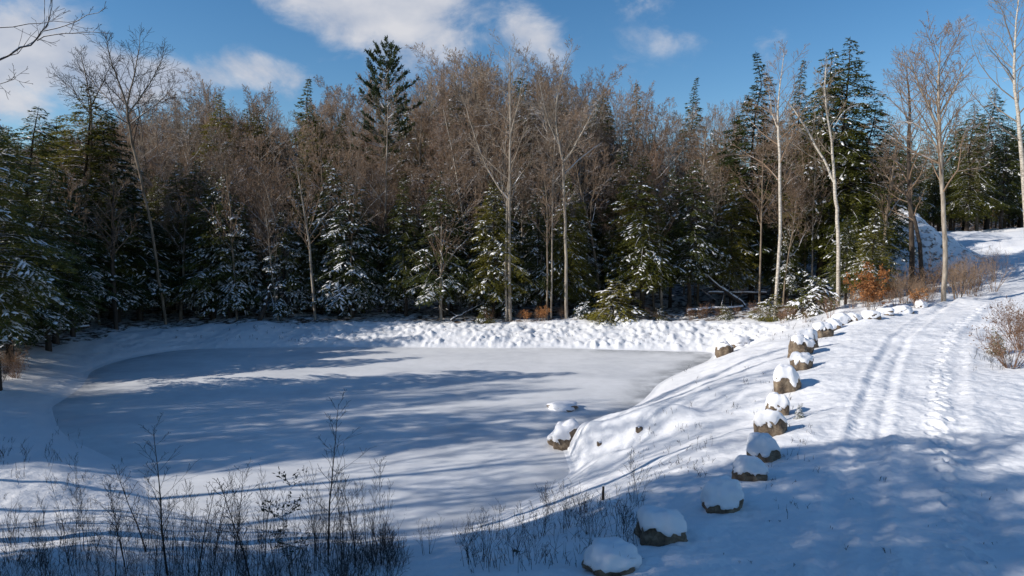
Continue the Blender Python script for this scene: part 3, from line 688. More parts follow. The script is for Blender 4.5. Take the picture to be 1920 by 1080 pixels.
# custom bare trees: limbs traced in space, twigs grown from them
def custom(name, label, depth, limbs, mats, spec=SPREAD, twig=None, seed=1, dy=1.0, cat='bare tree'):
    """limbs: [(order, [(px,py,radius)...], kid count)], depth offset given per limb"""
    r = np.random.RandomState(seed); out = []
    base = limbs[0][0][0]; bx, by, bz = spot(base[0], depth); org = np.array([bx, by, bz])
    for pts, cnt, doff, t0 in limbs:
        n = len(pts); P = []
        for i, (px, py, rr) in enumerate(pts):
            y = depth + doff * i / max(1, n - 1); P.append(at_y(px, py, y))
        P = np.array(P); rr = np.array([p[2] for p in pts])
        if pts is limbs[0][0]: P[0] = org + np.array([0, 0, -.3])
        # smooth
        ts = np.linspace(0, n - 1, (n - 1) * 3 + 1); Q = np.stack([np.interp(ts, range(n), P[:, k]) for k in range(3)], 1)
        Q[1:-1] = (Q[:-2] + 2 * Q[1:-1] + Q[2:]) / 4; Q[1:-1] += r.normal(0, .02, Q[1:-1].shape)
        rs = np.interp(ts, range(n), rr); Q = Q - org
        out.append((0, Q, rs))
        L = np.linalg.norm(np.diff(Q, axis=0), axis=1).sum()
        if cnt: kids(out, r, Q, rs, L, 0 if L > 7 else 1, 3, spec, t0, cnt * 1.45)
    a, b = split_tree(out, 0, 8, mats)
    e = thing(name, [('trunk', a), ('crown', b)], tuple(org), 0, 1, None, label, cat); used.append((bx, by)); return e
FINE = dict(seg=[6, 5, 4, 3, 2], wob=[.05, .12, .12, .12, .1], up=[.05, .07, .06, .05, .03], min=.007, kids=[9, 8, 6, 5], t0=[.3, .2, .15, .15], ang=[42, 42, 40, 40], len=[.26, .42, .5, .5], rr=.5)
custom('bare_tree', 'tall twin-trunked bare tree rising straight from the middle of the far shore', 46.6,
       [([(957, 605, .12), (955, 480, .105), (956, 330, .08), (957, 200, .06), (956, 95, .02)], 20, 0, .35),
        ([(950, 604, .09), (947, 480, .08), (951, 375, .07), (953, 340, .05)], 0, .3, .3),
        ([(953, 375, .07), (930, 345, .055), (905, 300, .045), (885, 240, .03), (870, 190, .015)], 7, 1.5, .2),
        ([(958, 250, .05), (975, 180, .03), (988, 90, .012)], 6, -1, .2)], (M_barkpale, M_twigpale), FINE, seed=31)
custom('bare_tree', 'bare tree with one clean trunk forking into pale crooked limbs, right of the twin trunks', 46.6,
       [([(1063, 604, .12), (1061, 480, .105), (1058, 380, .095), (1056, 308, .09)], 3, 0, .6),
        ([(1056, 306, .09), (1046, 262, .075), (1040, 215, .06), (1050, 150, .035), (1075, 80, .012)], 12, .8, .15),
        ([(1056, 306, .07), (1075, 280, .06), (1098, 235, .045), (1118, 200, .02)], 9, -1.2, .2),
        ([(1060, 325, .06), (1090, 295, .045), (1128, 268, .02)], 6, 1.2, .3),
        ([(1047, 270, .05), (1030, 235, .04), (1015, 175, .03), (1008, 130, .012)], 9, -1, .2)], (M_barkpale, M_twigpale), FINE, seed=32)
custom('birch_tree', 'pale straight birch with brown twiggy top left of the forked birch', 43.5,
       [([(1456, 545, .115), (1462, 470, .10), (1464, 380, .09), (1460, 250, .08), (1458, 200, .05), (1470, 100, .015)], 16, 0, .4),
        ([(1461, 245, .05), (1448, 215, .035), (1440, 160, .012)], 7, .8, .2)], (M_birch, M_twig), FINE, seed=33, cat='birch')
custom('birch_tree', 'white birch whose trunk forks into two long crooked limbs', 43.5,
       [([(1576, 540, .13), (1573, 460, .12), (1568, 390, .105), (1565, 340, .10)], 0, 0, .5),
        ([(1565, 340, .085), (1562, 290, .075), (1552, 220, .06), (1546, 165, .045), (1550, 120, .02)], 14, -.8, .2),
        ([(1566, 345, .085), (1545, 300, .07), (1520, 255, .06), (1495, 215, .045), (1476, 190, .02)], 9, 1.0, .2),
        ([(1562, 240, .04), (1585, 205, .03), (1612, 195, .012)], 6, .8, .3)], (M_birch, M_twigpale), FINE, seed=34, cat='birch')
custom('bare_tree', 'large spreading bare tree by the track bend, crown against blue sky', 38.5,
       [([(1776, 556, .135), (1773, 480, .125), (1768, 380, .11), (1762, 260, .10), (1758, 170, .07), (1765, 70, .015)], 22, 0, .42),
        ([(1769, 300, .07), (1745, 255, .05), (1712, 228, .035), (1680, 230, .012)], 8, .8, .2),
        ([(1762, 215, .06), (1790, 170, .045), (1815, 110, .012)], 12, -1, .2),
        ([(1760, 240, .06), (1728, 170, .045), (1700, 100, .012)], 14, 1, .2)], (M_barkpale, M_twig), dict(FINE, min=.008, kids=[10, 9, 7, 5], len=[.30, .45, .5, .5]), seed=35)
custom('bare_tree', 'dark bare tree left of the spreading one, in front of the snow heap', 44,
       [([(1714, 540, .17), (1710, 440, .15), (1704, 330, .12), (1706, 200, .07), (1700, 120, .015)], 22, 0, .4)], (M_barkdark, M_twig), FINE, seed=36)
custom('leaning_tree', 'short dark leaning trunk crossing in front of the snow heap', 43,
       [([(1738, 525, .14), (1725, 455, .12), (1712, 400, .09), (1690, 340, .03)], 5, .5, .5)], (M_barkdark, M_twig), FINE, seed=37)
custom('bare_tree', 'sunlit yellowish birch trunk cut by the right frame edge', 45,
       [([(1935, 560, .17), (1925, 420, .15), (1912, 250, .12), (1900, 130, .08), (1906, 40, .04), (1915, -60, .02)], 22, 0, .35)], (M_birch, M_twigpale), FINE, seed=38)
OAK = dict(FINE, min=.009, kids=[11, 10, 8, 6], ang=[40, 42, 42, 40], len=[.3, .46, .5, .5], up=[.02, .02, .02, .02])
custom('bare_tree', 'big bare tree with rounded twig crown over the left end of the wood', 46,
       [([(305, 600, .10), (298, 520, .095), (285, 430, .09), (262, 330, .085), (242, 240, .08), (238, 195, .07)], 3, 0, .7),
        ([(240, 235, .06), (212, 195, .05), (180, 160, .035), (150, 125, .012)], 14, 1, .2),
        ([(238, 200, .06), (222, 150, .045), (205, 110, .03), (200, 68, .01)], 14, -1.2, .15),
        ([(238, 200, .06), (250, 150, .045), (258, 110, .03), (262, 66, .01)], 14, .8, .15),
        ([(240, 215, .06), (272, 170, .045), (296, 130, .03), (308, 95, .01)], 14, 1.4, .15),
        ([(242, 235, .05), (280, 205, .035), (312, 180, .025), (330, 150, .01)], 12, -.8, .2)], (M_bark, M_twigdark), OAK, seed=39)
custom('bare_tree', 'leafless tree with flat twiggy top behind the golden-topped hemlock on the left', 47,
       [([(160, 600, .10), (165, 400, .09), (172, 250, .07), (170, 190, .06)], 2, 0, .8),
        ([(171, 215, .05), (140, 170, .035), (105, 140, .012)], 12, .8, .2),
        ([(170, 190, .05), (160, 140, .03), (150, 95, .01)], 12, -.6, .2),
        ([(171, 200, .05), (195, 150, .03), (215, 110, .01)], 12, .6, .2)], (M_bark, M_twigdark), OAK, seed=44)
custom('bare_tree', 'overhanging bare branches of a tree at the top left corner', 12,
       [([(-330, 900, .2), (-290, 500, .17), (-220, 250, .14), (-160, 60, .10), (-120, -120, .05)], 2, 0, .5),
        ([(-215, 240, .05), (-100, 160, .035), (0, 112, .02), (60, 82, .014), (90, 50, .009), (98, -10, .005)], 5, .6, .4),
        ([(70, 76, .011), (120, 62, .008), (200, 62, .005)], 4, -.3, .3), ([(82, 58, .01), (140, 40, .007), (200, 12, .004)], 4, .3, .3),
        ([(-100, 80, .02), (0, 52, .010), (80, 42, .007), (150, 38, .004)], 3, .3, .4),
        ([(-100, 210, .02), (0, 160, .008), (30, 145, .005)], 4, -.5, .4)], (M_barkdark, M_twigdark), dict(FINE, min=.0035, kids=[5, 4, 3, 2], len=[.12, .3, .45, .5]), seed=40)
custom('bare_tree', 'thin pair stem with reddish bark left of the clean forked trunk', 46.5, [([(1026, 604, .06), (1027, 520, .055), (1026, 400, .04), (1018, 290, .015)], 10, 0, .45)], (M_bark, M_twig), FINE, seed=41)
custom('bare_tree', 'thin pair stem with smooth bark nearest the clean forked trunk', 46.7, [([(1034, 604, .06), (1034, 500, .055), (1036, 380, .04), (1040, 260, .015)], 10, 0, .45)], (M_barkpale, M_twig), FINE, seed=42)
for i, (px, base_, top_, lean, dep, mt, lab) in enumerate([
        (440, 605, 300, -18, 47, M_bark, 'thin upright bare tree left of centre of the shaded shore'),
        (588, 605, 300, -35, 47.5, M_barkpale, 'thin bare tree bending left before the snow-laden hemlocks'),
        (545, 600, 330, -55, 49, M_barkpale, 'pale bare tree with arched snowy branches leaning left'),
        (655, 605, 260, 20, 48, M_bark, 'grey bare tree whose limbs cross in front of the snow-laden hemlock'),
        (722, 600, 180, 6, 51, M_barkpale, 'bare tree with long snowy limbs below the ragged pine'),
        (826, 603, 420, 2, 47, M_barkpale, 'straight pale trunk under the olive-centred snowy hemlock'),
        (880, 600, 200, -50, 51, M_birch, 'pale crooked bare tree behind the left twin trunk'),
        (1243, 560, 330, -22, 48.8, M_barkpale, 'thin pale trunk beside the golden green hemlock'),
        (1310, 600, 220, 15, 52, M_bark, 'bare brown tree above the fallen logs'),
        (1428, 560, 250, 3, 48, M_bark, 'straight grey trunk standing below the tall tapering spruce'),
        (1512, 540, 260, -8, 50, M_bark, 'dim bare tree between the two pale birches'),
        (1655, 560, 250, 30, 46, M_bark, 'bare tree reaching over the bright green corner hemlock'),
        (210, 605, 330, 4, 43, M_barkdark, 'thick black trunk at the left corner of the pond'),
        (128, 622, 330, 0, 40, M_barkdark, 'black trunk among the left hemlocks')]):
    m = (base_ + top_) / 2
    rb = .15 if mt is M_barkdark and px < 300 else .075 + .02 * (i % 3)
    custom('bare_tree', lab, dep, [([(px, base_, rb), (px + lean * .15, base_ * .6 + top_ * .4, rb * .8), (px + lean * .5, base_ * .3 + top_ * .7, rb * .6), (px + lean, top_, .015)], 16, 0, .35),
                               ([(px + lean * .35, m, rb * .5), (px + lean * .35 + 30 * (1 if i % 2 else -1), m - 45, rb * .35), (px + lean * .35 + 62 * (1 if i % 2 else -1), m - 75, .012)], 6, .8 if i % 2 else -.8, .2)],
           (mt, M_twig), FINE, seed=50 + i)

# filler forest
def sky_py(px): return float(np.interp(px, [-300, 0, 60, 250, 330, 420, 520, 600, 700, 800, 900, 1000, 1100, 1160, 1250, 1330, 1400, 1600, 1700, 1900], [225, 225, 235, 205, 145, 140, 165, 165, 135, 112, 100, 105, 128, 175, 200, 190, 175, 185, 250, 250]))
def ok(x, y, dmin): return all((x - a) ** 2 + (y - b) ** 2 > dmin * dmin for a, b in used)
GB = 'bare brown trees crowded through the wood'; GC = 'hemlocks crowded through the wood'
LB = 'bare brown twiggy tree crowded among others in the depths of the wood'; LC = 'dark hemlock hemmed in by other trees in the depths of the wood'
nb_ = nc_ = 0; tries = 0
fr = random.Random(99)
while nb_ < 255 and tries < 16000:
    tries += 1
    y = fr.uniform(47.2, 82) if fr.random() < .8 else fr.uniform(33, 50)
    px = fr.uniform(-120, 1600)
    if y < 47.2: px = fr.uniform(-250, 190 - max(0, 44 - y) * 14)
    x = (px - 960) / F * y
    if px > 1320 and y < 47.2 + 0: continue
    if px > 1400 and y > 66: continue
    if not ok(x, y, .95 if y < 60 else 1.5): continue
    d = float(sdist(np.array([x]), np.array([y]))[0])
    if d < 4.6: continue
    z = H1(x, y); used.append((x, y))
    con = nc_ < 135 and fr.random() < (.66 if y < 53 else .24)
    if con:
        nc_ += 1; top = fr.uniform(290, 420) if y < 54 else max(sky_py(px) + 25, 0) + fr.uniform(0, 120)
        con_thing(fr.choice(HEM + [GOLD[1], GOLD[0]]), x, y, z, topz(px, top, y) - z, LC, GC, cat='hemlock', wid=fr.uniform(.9, 1.2), rz=fr.uniform(0, 6.28))
    else:
        nb_ += 1; s = sky_py(px); top = s + (abs(fr.gauss(0, 45)) - 8 if y > 56 else fr.uniform(30, 190))
        bare_thing(fr.choice([BR[0], BR[1], BR[2], BR[0], BR[1], BR[2], BR[3], BR[4], BR[5], BR[6]]), x, y, z, max(4, topz(px, top, y) - z), LB, GB, cat='bare tree', wid=fr.uniform(.8, 1.1), rz=fr.uniform(0, 6.28), tilt=(fr.uniform(-.06, .06), fr.uniform(-.08, .08)))
# wood beyond the field and behind the snow heap
for i in range(46):
    px = fr.uniform(1430, 2050); y = fr.uniform(70, 92) if px < 1700 else fr.uniform(80, 100); x = (px - 960) / F * y; z = H1(x, y)
    if i % 2: con_thing(fr.choice([HEM[3], GOLD[1], SPIRE[0], HEM[1]]), x, y, z, topz(px, fr.uniform(210, 300), y) - z, 'dark conifer crowded in the wood beyond the far field', 'conifers beyond the field', cat='conifer', rz=fr.uniform(0, 6))
    else: bare_thing(fr.choice(BR), x, y, z, topz(px, fr.uniform(200, 300), y) - z, 'bare tree crowded in the wood beyond the far field', 'bare trees beyond the field', cat='bare tree', rz=fr.uniform(0, 6))

# trees left of and behind the camera position (they shade the pond and the track)
def sv(s, v): return s * .966 - v * .26, s * .26 + v * .966
SH = []
for i in range(13): SH.append((fr.uniform(-26, -13), -9 + i * 1.5 + fr.uniform(-.5, .5), 'c', fr.uniform(13, 19)))
for i in range(8): SH.append((fr.uniform(-40, -24), fr.uniform(-6, 11), 'c', fr.uniform(15, 20)))
for i in range(14): SH.append((fr.uniform(-30, -15), fr.uniform(-4, 9.0), 'b', fr.uniform(14, 20)))
for s_, v_, h_ in ((-15, 10.2, 17), (-17, 8.4, 16), (-20, 11.4, 17), (-18, 6.5, 18), (-22, 12.6, 14), (-25, 9.4, 20)): SH.append((s_, v_, 'c', h_))
for s_, v_, h_ in ((-25, 22.9, 24), (-27, 24.6, 24)): SH.append((s_, v_, 's', h_))
for v in (13.8, 15.6, 17.2, 19.6): SH.append((fr.uniform(-27, -20), v, 'p', fr.uniform(17, 22)))
for i in range(17): SH.append((fr.uniform(-44, -26), 22.4 + i * .62 + fr.uniform(-.3, .3), 's', fr.uniform(8, 19)))
for i in range(9): SH.append((fr.uniform(-44, -30), 22 + i * 1.3 + fr.uniform(-.4, .4), 't', fr.uniform(17, 23)))
for i in range(6): SH.append((fr.uniform(-44, -30), fr.uniform(25, 33), 'b', fr.uniform(15, 21)))
for i in range(4): SH.append((fr.uniform(-44, -34), fr.uniform(31, 46), 'c' if i % 2 else 'b', fr.uniform(10, 16)))
for s, v, k, h in SH:
    x, y = sv(s, v)
    if y > 3 and x / y > -.80: continue
    if math.hypot(x, y) < 9: continue
    z = H1(x, y); used.append((x, y))
    if k in 'cs': con_thing(fr.choice([HEM[1], HEM[3], GOLD[1], SPIRE[1]]) if k == 'c' else fr.choice([SPIRE[0], HEM[1]]), x, y, z, h, 'hemlock in the wood left of the pond', 'hemlocks on the left shore', cat='hemlock', rz=fr.uniform(0, 6), wid=.5 if k == 's' else .8)
    else: bare_thing(BR[0] if k == 'b' and fr.random() < .5 else (BR[1] if k == 'b' else BR[4]), x, y, z, h, 'bare tree in the wood left of the pond', 'bare trees on the left shore', cat='bare tree', rz=fr.uniform(0, 6), wid=1.25 if k == 'p' else 1.0)

# far wooded slope: one mass
def far_wood():
    r = np.random.RandomState(77); polys = []; LP = []; LD = []; LN = []; LL = []; LW = []
    pts = []
    for i in range(1300):
        if i < 330: x = r.uniform(-110, 90); y = r.uniform(88, 125)
        else: x = r.uniform(-230, -20); y = r.uniform(150, 275)
        pts.append((x, y))
    zz = H(np.array([p[0] for p in pts]), np.array([p[1] for p in pts]), dp=np.full(len(pts), 50.))
    for (x, y), z in zip(pts, zz):
        far = y > 140; h = r.uniform(6, 9) if far else r.uniform(8, 13); k = 1.6 if far else 1
        polys.append((np.array([[x, y, z - .5], [x + r.normal(0, .3), y, z + h * .5], [x + r.normal(0, .5), y, z + h]]), np.array([.14, .09, .02]) * k))
        if r.rand() < (.10 if far else .25):
            m = 500; t = r.rand(m) ** .7; rad = (1 - t) * h * .22 * np.sqrt(r.rand(m)) + .1; a = r.uniform(0, 6.28, m)
            P = np.stack([x + rad * np.cos(a), y + rad * np.sin(a), z + h * (.15 + .85 * t)], 1); D = np.stack([np.cos(a), np.sin(a), -.4 + r.normal(0, .3, m)], 1)
            LP.append(P); LD.append(D); LN.append(np.array([0, 0, 1.]) + r.normal(0, .5, (m, 3))); LL.append(r.uniform(.5, .9, m)); LW.append(r.uniform(.10, .2, m))
        else:
            for b in range(26 if far else 34):
                t = r.uniform(.3, .95); a = r.uniform(0, 6.28); L = h * .32 * (1.15 - t) + .5; p = np.array([x, y, z + h * t]); d = np.array([math.cos(a) * .6, math.sin(a) * .6, .8]); d2 = d + r.normal(0, .3, 3)
                q = p + d * L * .5; e = q + d2 * L * .5; w = .035 * k
                polys.append((np.array([p, q, e]), np.array([w, w * .7, .012 * k])))
                for _ in range(3):
                    e2 = q + (d + r.normal(0, .5, 3)) * L * .5; polys.append((np.array([q, (q + e2) / 2, e2]), np.array([w * .6, w * .4, .01 * k])))
    v, q = tubes(polys, 3); v2, q2 = leaves_mesh(np.vstack(LP), np.vstack(LD), np.vstack(LN), np.concatenate(LL), np.concatenate(LW), '', None)
    mi = np.concatenate([np.zeros(len(q)), np.ones(len(q2))])
    me = mesh('far_wood', np.vstack([v, v2]), np.vstack([q, q2 + len(v)]), [M_twig, M_hem], mat_idx=mi)
    tag(obj('far_wood', me), 'brown bare woods covering the distant hill and slope behind the forest', kind='stuff')
far_wood()

# ------------------------------------------------------------------ boulders with snow caps
def sphere_grid(nu=40, nv=26):
    th = np.linspace(0, 2 * math.pi, nu, endpoint=False); ph = np.linspace(0, math.pi, nv)
    T, Pp = np.meshgrid(th, ph); D = np.stack([np.sin(Pp) * np.cos(T), np.sin(Pp) * np.sin(T), np.cos(Pp)], -1)
    idx = np.arange(nu * nv).reshape(nv, nu); a = idx[:-1]; b = idx[1:]
    q = np.stack([a, b, np.roll(b, -1, 1), np.roll(a, -1, 1)], -1).reshape(-1, 4)
    return D.reshape(-1, 3), q
SD_, SQ_ = sphere_grid()
def boulder(seed, w, d, h, cover=.6, capt=.12, blocky=3.2):
    """rock body plus a rounded snow cap; cover = share of height hidden by snow"""
    r = np.random.RandomState(seed)
    D = SD_
    k = (np.abs(D) ** blocky).sum(1) ** (-1 / blocky)
    n = perlin(D[:, 0] * 1.8 + seed, D[:, 1] * 1.8 + D[:, 2] * 1.3, seed % 37) * .28 + perlin(D[:, 0] * 5 + seed, D[:, 2] * 5 + D[:, 1] * 4, seed % 31) * .09
    for _ in range(5):   # planar cuts
        nn = unit(r.normal(size=3) * [1, 1, .6]); c = r.uniform(.80, .98); dd = D @ nn * k; k = np.where(dd > c, k * c / np.maximum(dd, 1e-6), k)
    P = D * (k * (1 + n))[:, None] * np.array([w / 2, d / 2, h * .68]); P[:, 2] += h * .25
    rock = mesh('boulder_rock', P, SQ_, M_rock, True)
    kc = k * .5 + .5 * (np.abs(D) ** 2.6).sum(1) ** (-1 / 2.6)
    n2 = perlin(D[:, 0] * 1.5 + seed, D[:, 1] * 1.5 + D[:, 2], seed % 29 + 3) * .12
    Q = D * ((k * .5 + kc * .5) * (1 + n2 * .5 + n * .8))[:, None] * np.array([w / 2 + capt * .16, d / 2 + capt * .16, h * .68 + capt * .6]); Q[:, 2] += h * .25 + capt * .45
    az = np.arctan2(D[:, 1], D[:, 0]); cutz = h * .92 * (1 - cover) + h * .42 * perlin(np.cos(az) * 1.6 + seed, np.sin(az) * 1.6, 4) + h * .22 * perlin(np.cos(az) * 5 + seed, np.sin(az) * 5, 6)
    low = Q[:, 2] < cutz
    sc_ = np.clip(1 - (cutz - Q[:, 2]) / (h * .25), 0, 1)
    Q[:, 0] = np.where(low, Q[:, 0] * (.55 + .45 * sc_), Q[:, 0]); Q[:, 1] = np.where(low, Q[:, 1] * (.55 + .45 * sc_), Q[:, 1]); Q[:, 2] = np.where(low, cutz - .02 + (cutz - Q[:, 2]) * .15, Q[:, 2])
    cap = mesh('snow_cap', Q, SQ_, M_cap, True)
    return rock, cap
def put_boulder(i, px, py, wpx, hpx, label, cover=.6, z=None, group='snow-capped boulders lining the track', name='boulder', capt=.11, zoff=0, rz=None):
    g = on_ground(px, py) if z is None else at_z(px, py, z)
    dist = g[1]; w = wpx * dist / F; h = max(hpx * dist / F * .6, hpx * dist / F - .14 * w); capt = capt * (1.35 if dist < 13 else 1.0) * rnd.uniform(.45, 1.0)
    rk, cp = boulder(300 + i * 7, w * .95, w * .85, h, cover - (.17 if cover < .8 else 0), capt * min(1, w / .6))
    e = thing(name, [('rock', rk), ('snow_cap', cp)], (g[0], g[1] + w * .4, H1(g[0], g[1] + w * .4) - .04 + zoff if z is None else z), rz if rz is not None else rnd.uniform(-.5, .5), 1, None, label, 'boulder', group, (rnd.uniform(-.08, .08), rnd.uniform(-.14, .14)))
    return e
ROW = [(1150, 1082, 116, 58, .66, 'rounded boulder under a full snow dome, nearest the camera at the bottom edge'), (1246, 1024, 100, 66, .48, 'wide dark-faced boulder with thick snow hood, second from the bottom edge'),
       (1365, 966, 76, 58, .7, 'rounded boulder almost buried in snow, third from the bottom edge'), (1410, 904, 62, 46, .5, 'low cleft boulder showing two dark ends, fourth from the bottom edge'),
       (1443, 866, 62, 56, .68, 'blocky boulder with square snow cap and dark base, fifth from the bottom edge'), (1456, 818, 58, 54, .55, 'flat-fronted tan boulder sixth from the bottom edge'),
       (1464, 782, 44, 50, .6, 'tan boulder with peaked snow cap, close behind the flat-fronted one'), (1482, 738, 54, 52, .62, 'big tan boulder with sloping snow and a twiggy plant at its foot'),
       (1511, 694, 44, 36, .42, 'low tan boulder with thin snow ring left of its shadow'), (1508, 668, 46, 46, .42, 'tall brown-sided boulder in the middle of the row'),
       (1523, 654, 44, 46, .5, 'boulder pressed against the right of the brown-sided one'), (1551, 632, 38, 36, .55, 'whitened boulder where the row starts to bend'),
       (1566, 620, 30, 24, .75, 'small whitened boulder past the start of the bend'), (1582, 610, 32, 26, .8, 'rounded white boulder before the copper-leaved shrub'),
       (1608, 602, 30, 18, .85, 'low white boulder left of the copper-leaved shrub'), (1640, 599, 34, 18, .85, 'low white boulder right below the copper-leaved shrub'),
       (1668, 593, 32, 16, .9, 'flat white boulder between the two copper-leaved shrubs'), (1700, 588, 40, 20, .85, 'wide white boulder under the small copper shrub'), (1733, 578, 22, 18, .85, 'upright little white boulder at the far end of the row')]
for i, (px, py, w, h, c, lab) in enumerate(ROW): put_boulder(i, px, py, w, h, lab, c)
put_boulder(40, 1070, 844, 68, 54, 'brown snow-topped rock at the tip of the snowy spur in the pond', .5, z=0.0, group=None, rz=.5).rotation_euler = (-.12, -.38, .4)
put_boulder(41, 1364, 664, 36, 30, 'orange-brown rock at the far right corner of the pond', .45, group=None)
put_boulder(42, 1392, 650, 44, 22, 'snow-covered rock just right of the orange-brown one by the pond corner', .9, group=None)
put_boulder(43, 1057, 774, 62, 22, 'low snow-covered hump frozen into the pond ice', 1.0, z=-.05, group=None, capt=.1)
put_boulder(44, 973, 1034, 26, 14, 'small dark stone poking out of the near bank', .3, group=None, capt=.02)
put_boulder(45, 1200, 812, 16, 12, 'tiny tan stone showing on the snowy spur', .3, group=None, capt=.02)
put_boulder(46, 1125, 838, 12, 9, 'tiny dark stone near the tip of the snowy spur', .3, group=None, capt=.02)

# ------------------------------------------------------------------ fallen logs
def log(p0, p1, rad, label, name='fallen_log'):
    p0 = np.array(p0); p1 = np.array(p1); n = 10; r = np.random.RandomState(int(abs(p0[0]) * 100) % 1000)
    wob_ = .03 if name == 'fallen_log' else .002
    P = np.array([p0 + (p1 - p0) * i / n + r.normal(0, wob_, 3) for i in range(n + 1)]); O = P[0].copy(); P = P - O
    v, q = tubes([(P, np.linspace(rad, rad * .6, n + 1))] + [(np.array([P[k], P[k] + r.normal(0, .4, 3) + [0, 0, .4], P[k] + r.normal(0, .6, 3) + [0, 0, .7]]), np.array([.03, .02, .008])) for k in (range(2, n) if name == 'fallen_log' else [])], 7)
    v2, q2 = tubes([(P + np.array([0, 0, rad * .62]), np.linspace(rad * .75, rad * .5, n + 1) * r.uniform(.7, 1.1, n + 1))], 7)
    e = thing(name, [('log', mesh('log', v, q, M_barkdark, True)), ('snow_strip', mesh('snow_strip', v2, q2, M_cap, True))], tuple(O), 0, 1, None, label, 'log')
def gp(px, y, dz=0):
    x = (px - 960) / F * y; return (x, y, H1(x, y) + dz)
log(gp(1400, 48.5, .1), gp(1318, 49.5, 2.6), .15, 'snow-striped log leaning steeply in the dark gap right of the golden hemlock')
log(gp(1290, 47.6, .5), gp(1395, 47.9, .15), .16, 'lower snow-covered log lying across the dark gap')
log(gp(1330, 49, 1.4), gp(1440, 49.3, .9), .11, 'thin snowy log propped level behind the lower one')
log(gp(484, 46.6, .0), gp(506, 47.0, 2.4), .17, 'snow-plastered broken stump leaning on the shaded shore')
log(gp(845, 46.8, .1), gp(905, 48.5, 1.0), .08, 'thin snowy pole resting under the hemlocks at the middle shore')
log(gp(60, 39, .1), gp(160, 42, .3), .12, 'snowy log on the ground under the left hemlocks')
log((at_z(1130, 955, 1.7)[0], at_z(1130, 955, 1.7)[1], H1(*at_z(1130, 955, 1.7)[:2]) - .1), (at_z(1130, 955, 1.7)[0] + .01, at_z(1130, 955, 1.7)[1], H1(*at_z(1130, 955, 1.7)[:2]) + .28), .035, 'short dark wooden stake standing in the near bank', 'wooden_stake')

# ------------------------------------------------------------------ shrubs, saplings and weeds
SAP = dict(seg=[8, 4, 3, 2], wob=[.025, .05, .08, .1], up=[.02, .10, .05, .02], min=.0022, kids=[22, 5, 2], t0=[.25, .2, .2], ang=[36, 34, 35], len=[.26, .4, .5], rr=.5)
def sap_variant(seed, Ht, rad, spec=SAP, maxl=2, mats=None, kscale=1):
    r = np.random.RandomState(seed); out = []; s = dict(spec); s['kids'] = [k * kscale for k in spec['kids']]
    grow(out, r, np.array([0, 0, -.08]), unit(np.array([r.normal(0, .05), r.normal(0, .05), 1])), Ht, rad, 0, maxl, s)
    a, b = split_tree(out, 0, 5, mats or (M_barkdark, M_twigdark)); return ((a, b), max(q[:, 2].max() for _, q, _ in out))
SAPS = [sap_variant(401, 3.0, .014), sap_variant(402, 2.4, .011), sap_variant(403, 2.0, .010, kscale=.8), sap_variant(404, 1.6, .008, kscale=.7), sap_variant(405, 2.6, .012, dict(SAP, ang=[48, 40, 35], len=[.34, .45, .5]))]
def multi(seed, n, Ht, spread, mats, rad=.008, leafy=None, nleaf=0, lsize=.05, maxl=2, kids_=None):
    """many-stemmed shrub; returns parts list"""
    r = np.random.RandomState(seed); out = []
    sp = dict(SAP, kids=kids_ or [7, 3, 2], wob=[.08, .1, .1], up=[.05, .06, .02], t0=[.25, .2, .2], len=[.38, .45, .5])
    for i in range(n):
        a = r.uniform(0, 6.28); l = r.uniform(0, spread)
        grow(out, r, np.array([math.cos(a) * .12, math.sin(a) * .12, -.05]), unit(np.array([math.cos(a) * l, math.sin(a) * l, 1])), Ht * r.uniform(.6, 1.05), rad, 0, maxl, sp)
    a, b = split_tree(out, 0, 4, mats); parts = [('stems', a), ('twigs', b)]
    if leafy:
        tips = np.vstack([p[1:] for l, p, q in out if l >= 1]); s = tips[r.randint(0, len(tips), nleaf)] + r.normal(0, .05, (nleaf, 3))
        D = r.normal(0, 1, (nleaf, 3)) + [0, 0, -.4]; D /= np.linalg.norm(D, axis=1, keepdims=True)
        v, q = leaves_mesh(s, D, r.normal(0, 1, (nleaf, 3)), np.full(nleaf, lsize) * r.uniform(.7, 1.3, nleaf), np.full(nleaf, lsize * .3), '', None)
        parts.append(('leaves', mesh('leaves', v, q, leafy)))
    return parts
def shrub(parts, px, depth, label, group=None, scale=1.0, name='bare_shrub', cat='shrub', xyz=None):
    if xyz is None: x, y, z = spot(px, depth)
    else: x, y, z = xyz
    return thing(name, parts, (x, y, z), rnd.uniform(0, 6.28), scale, None, label, cat, group)
SAPL = [(290, 780, 11.2, 0), (603, 735, 11.6, 0), (380, 905, 11.8, 2), (420, 860, 12.0, 1), (205, 880, 11.5, 1), (185, 925, 11.0, 4), (345, 900, 10.6, 2), (655, 870, 12.2, 2), (480, 905, 12.4, 2), (250, 860, 12.4, 3), (450, 880, 10.8, 3), (700, 940, 12.0, 3)]
SLAB = ['tallest bare sapling left of the small dark conifer', 'tallest bare sapling right of the small dark conifer', 'bare sapling with spreading twigs midway between the two tallest', 'thin whip sapling midway between the two tallest',
        'bushy sapling left of the left tallest sapling', 'wide-branched sapling in the left near thicket', 'sapling close to the right of the left tallest', 'sapling just right of the right tallest', 'sapling just left of the small dark conifer', 'short thin whip beside the left tallest sapling', 'short whip in the middle of the near thicket', 'last low sapling on the right of the near thicket']
for (px, top, dep, v), lab in zip(SAPL, SLAB):
    x, y, z = spot(px, dep); h = topz(px, top, dep) - z
    bare_thing(SAPS[v], x, y, z, h, lab, 'bare saplings in the near thicket', 'sapling', 'sapling', rz=fr.uniform(0, 6), wid=1.7)
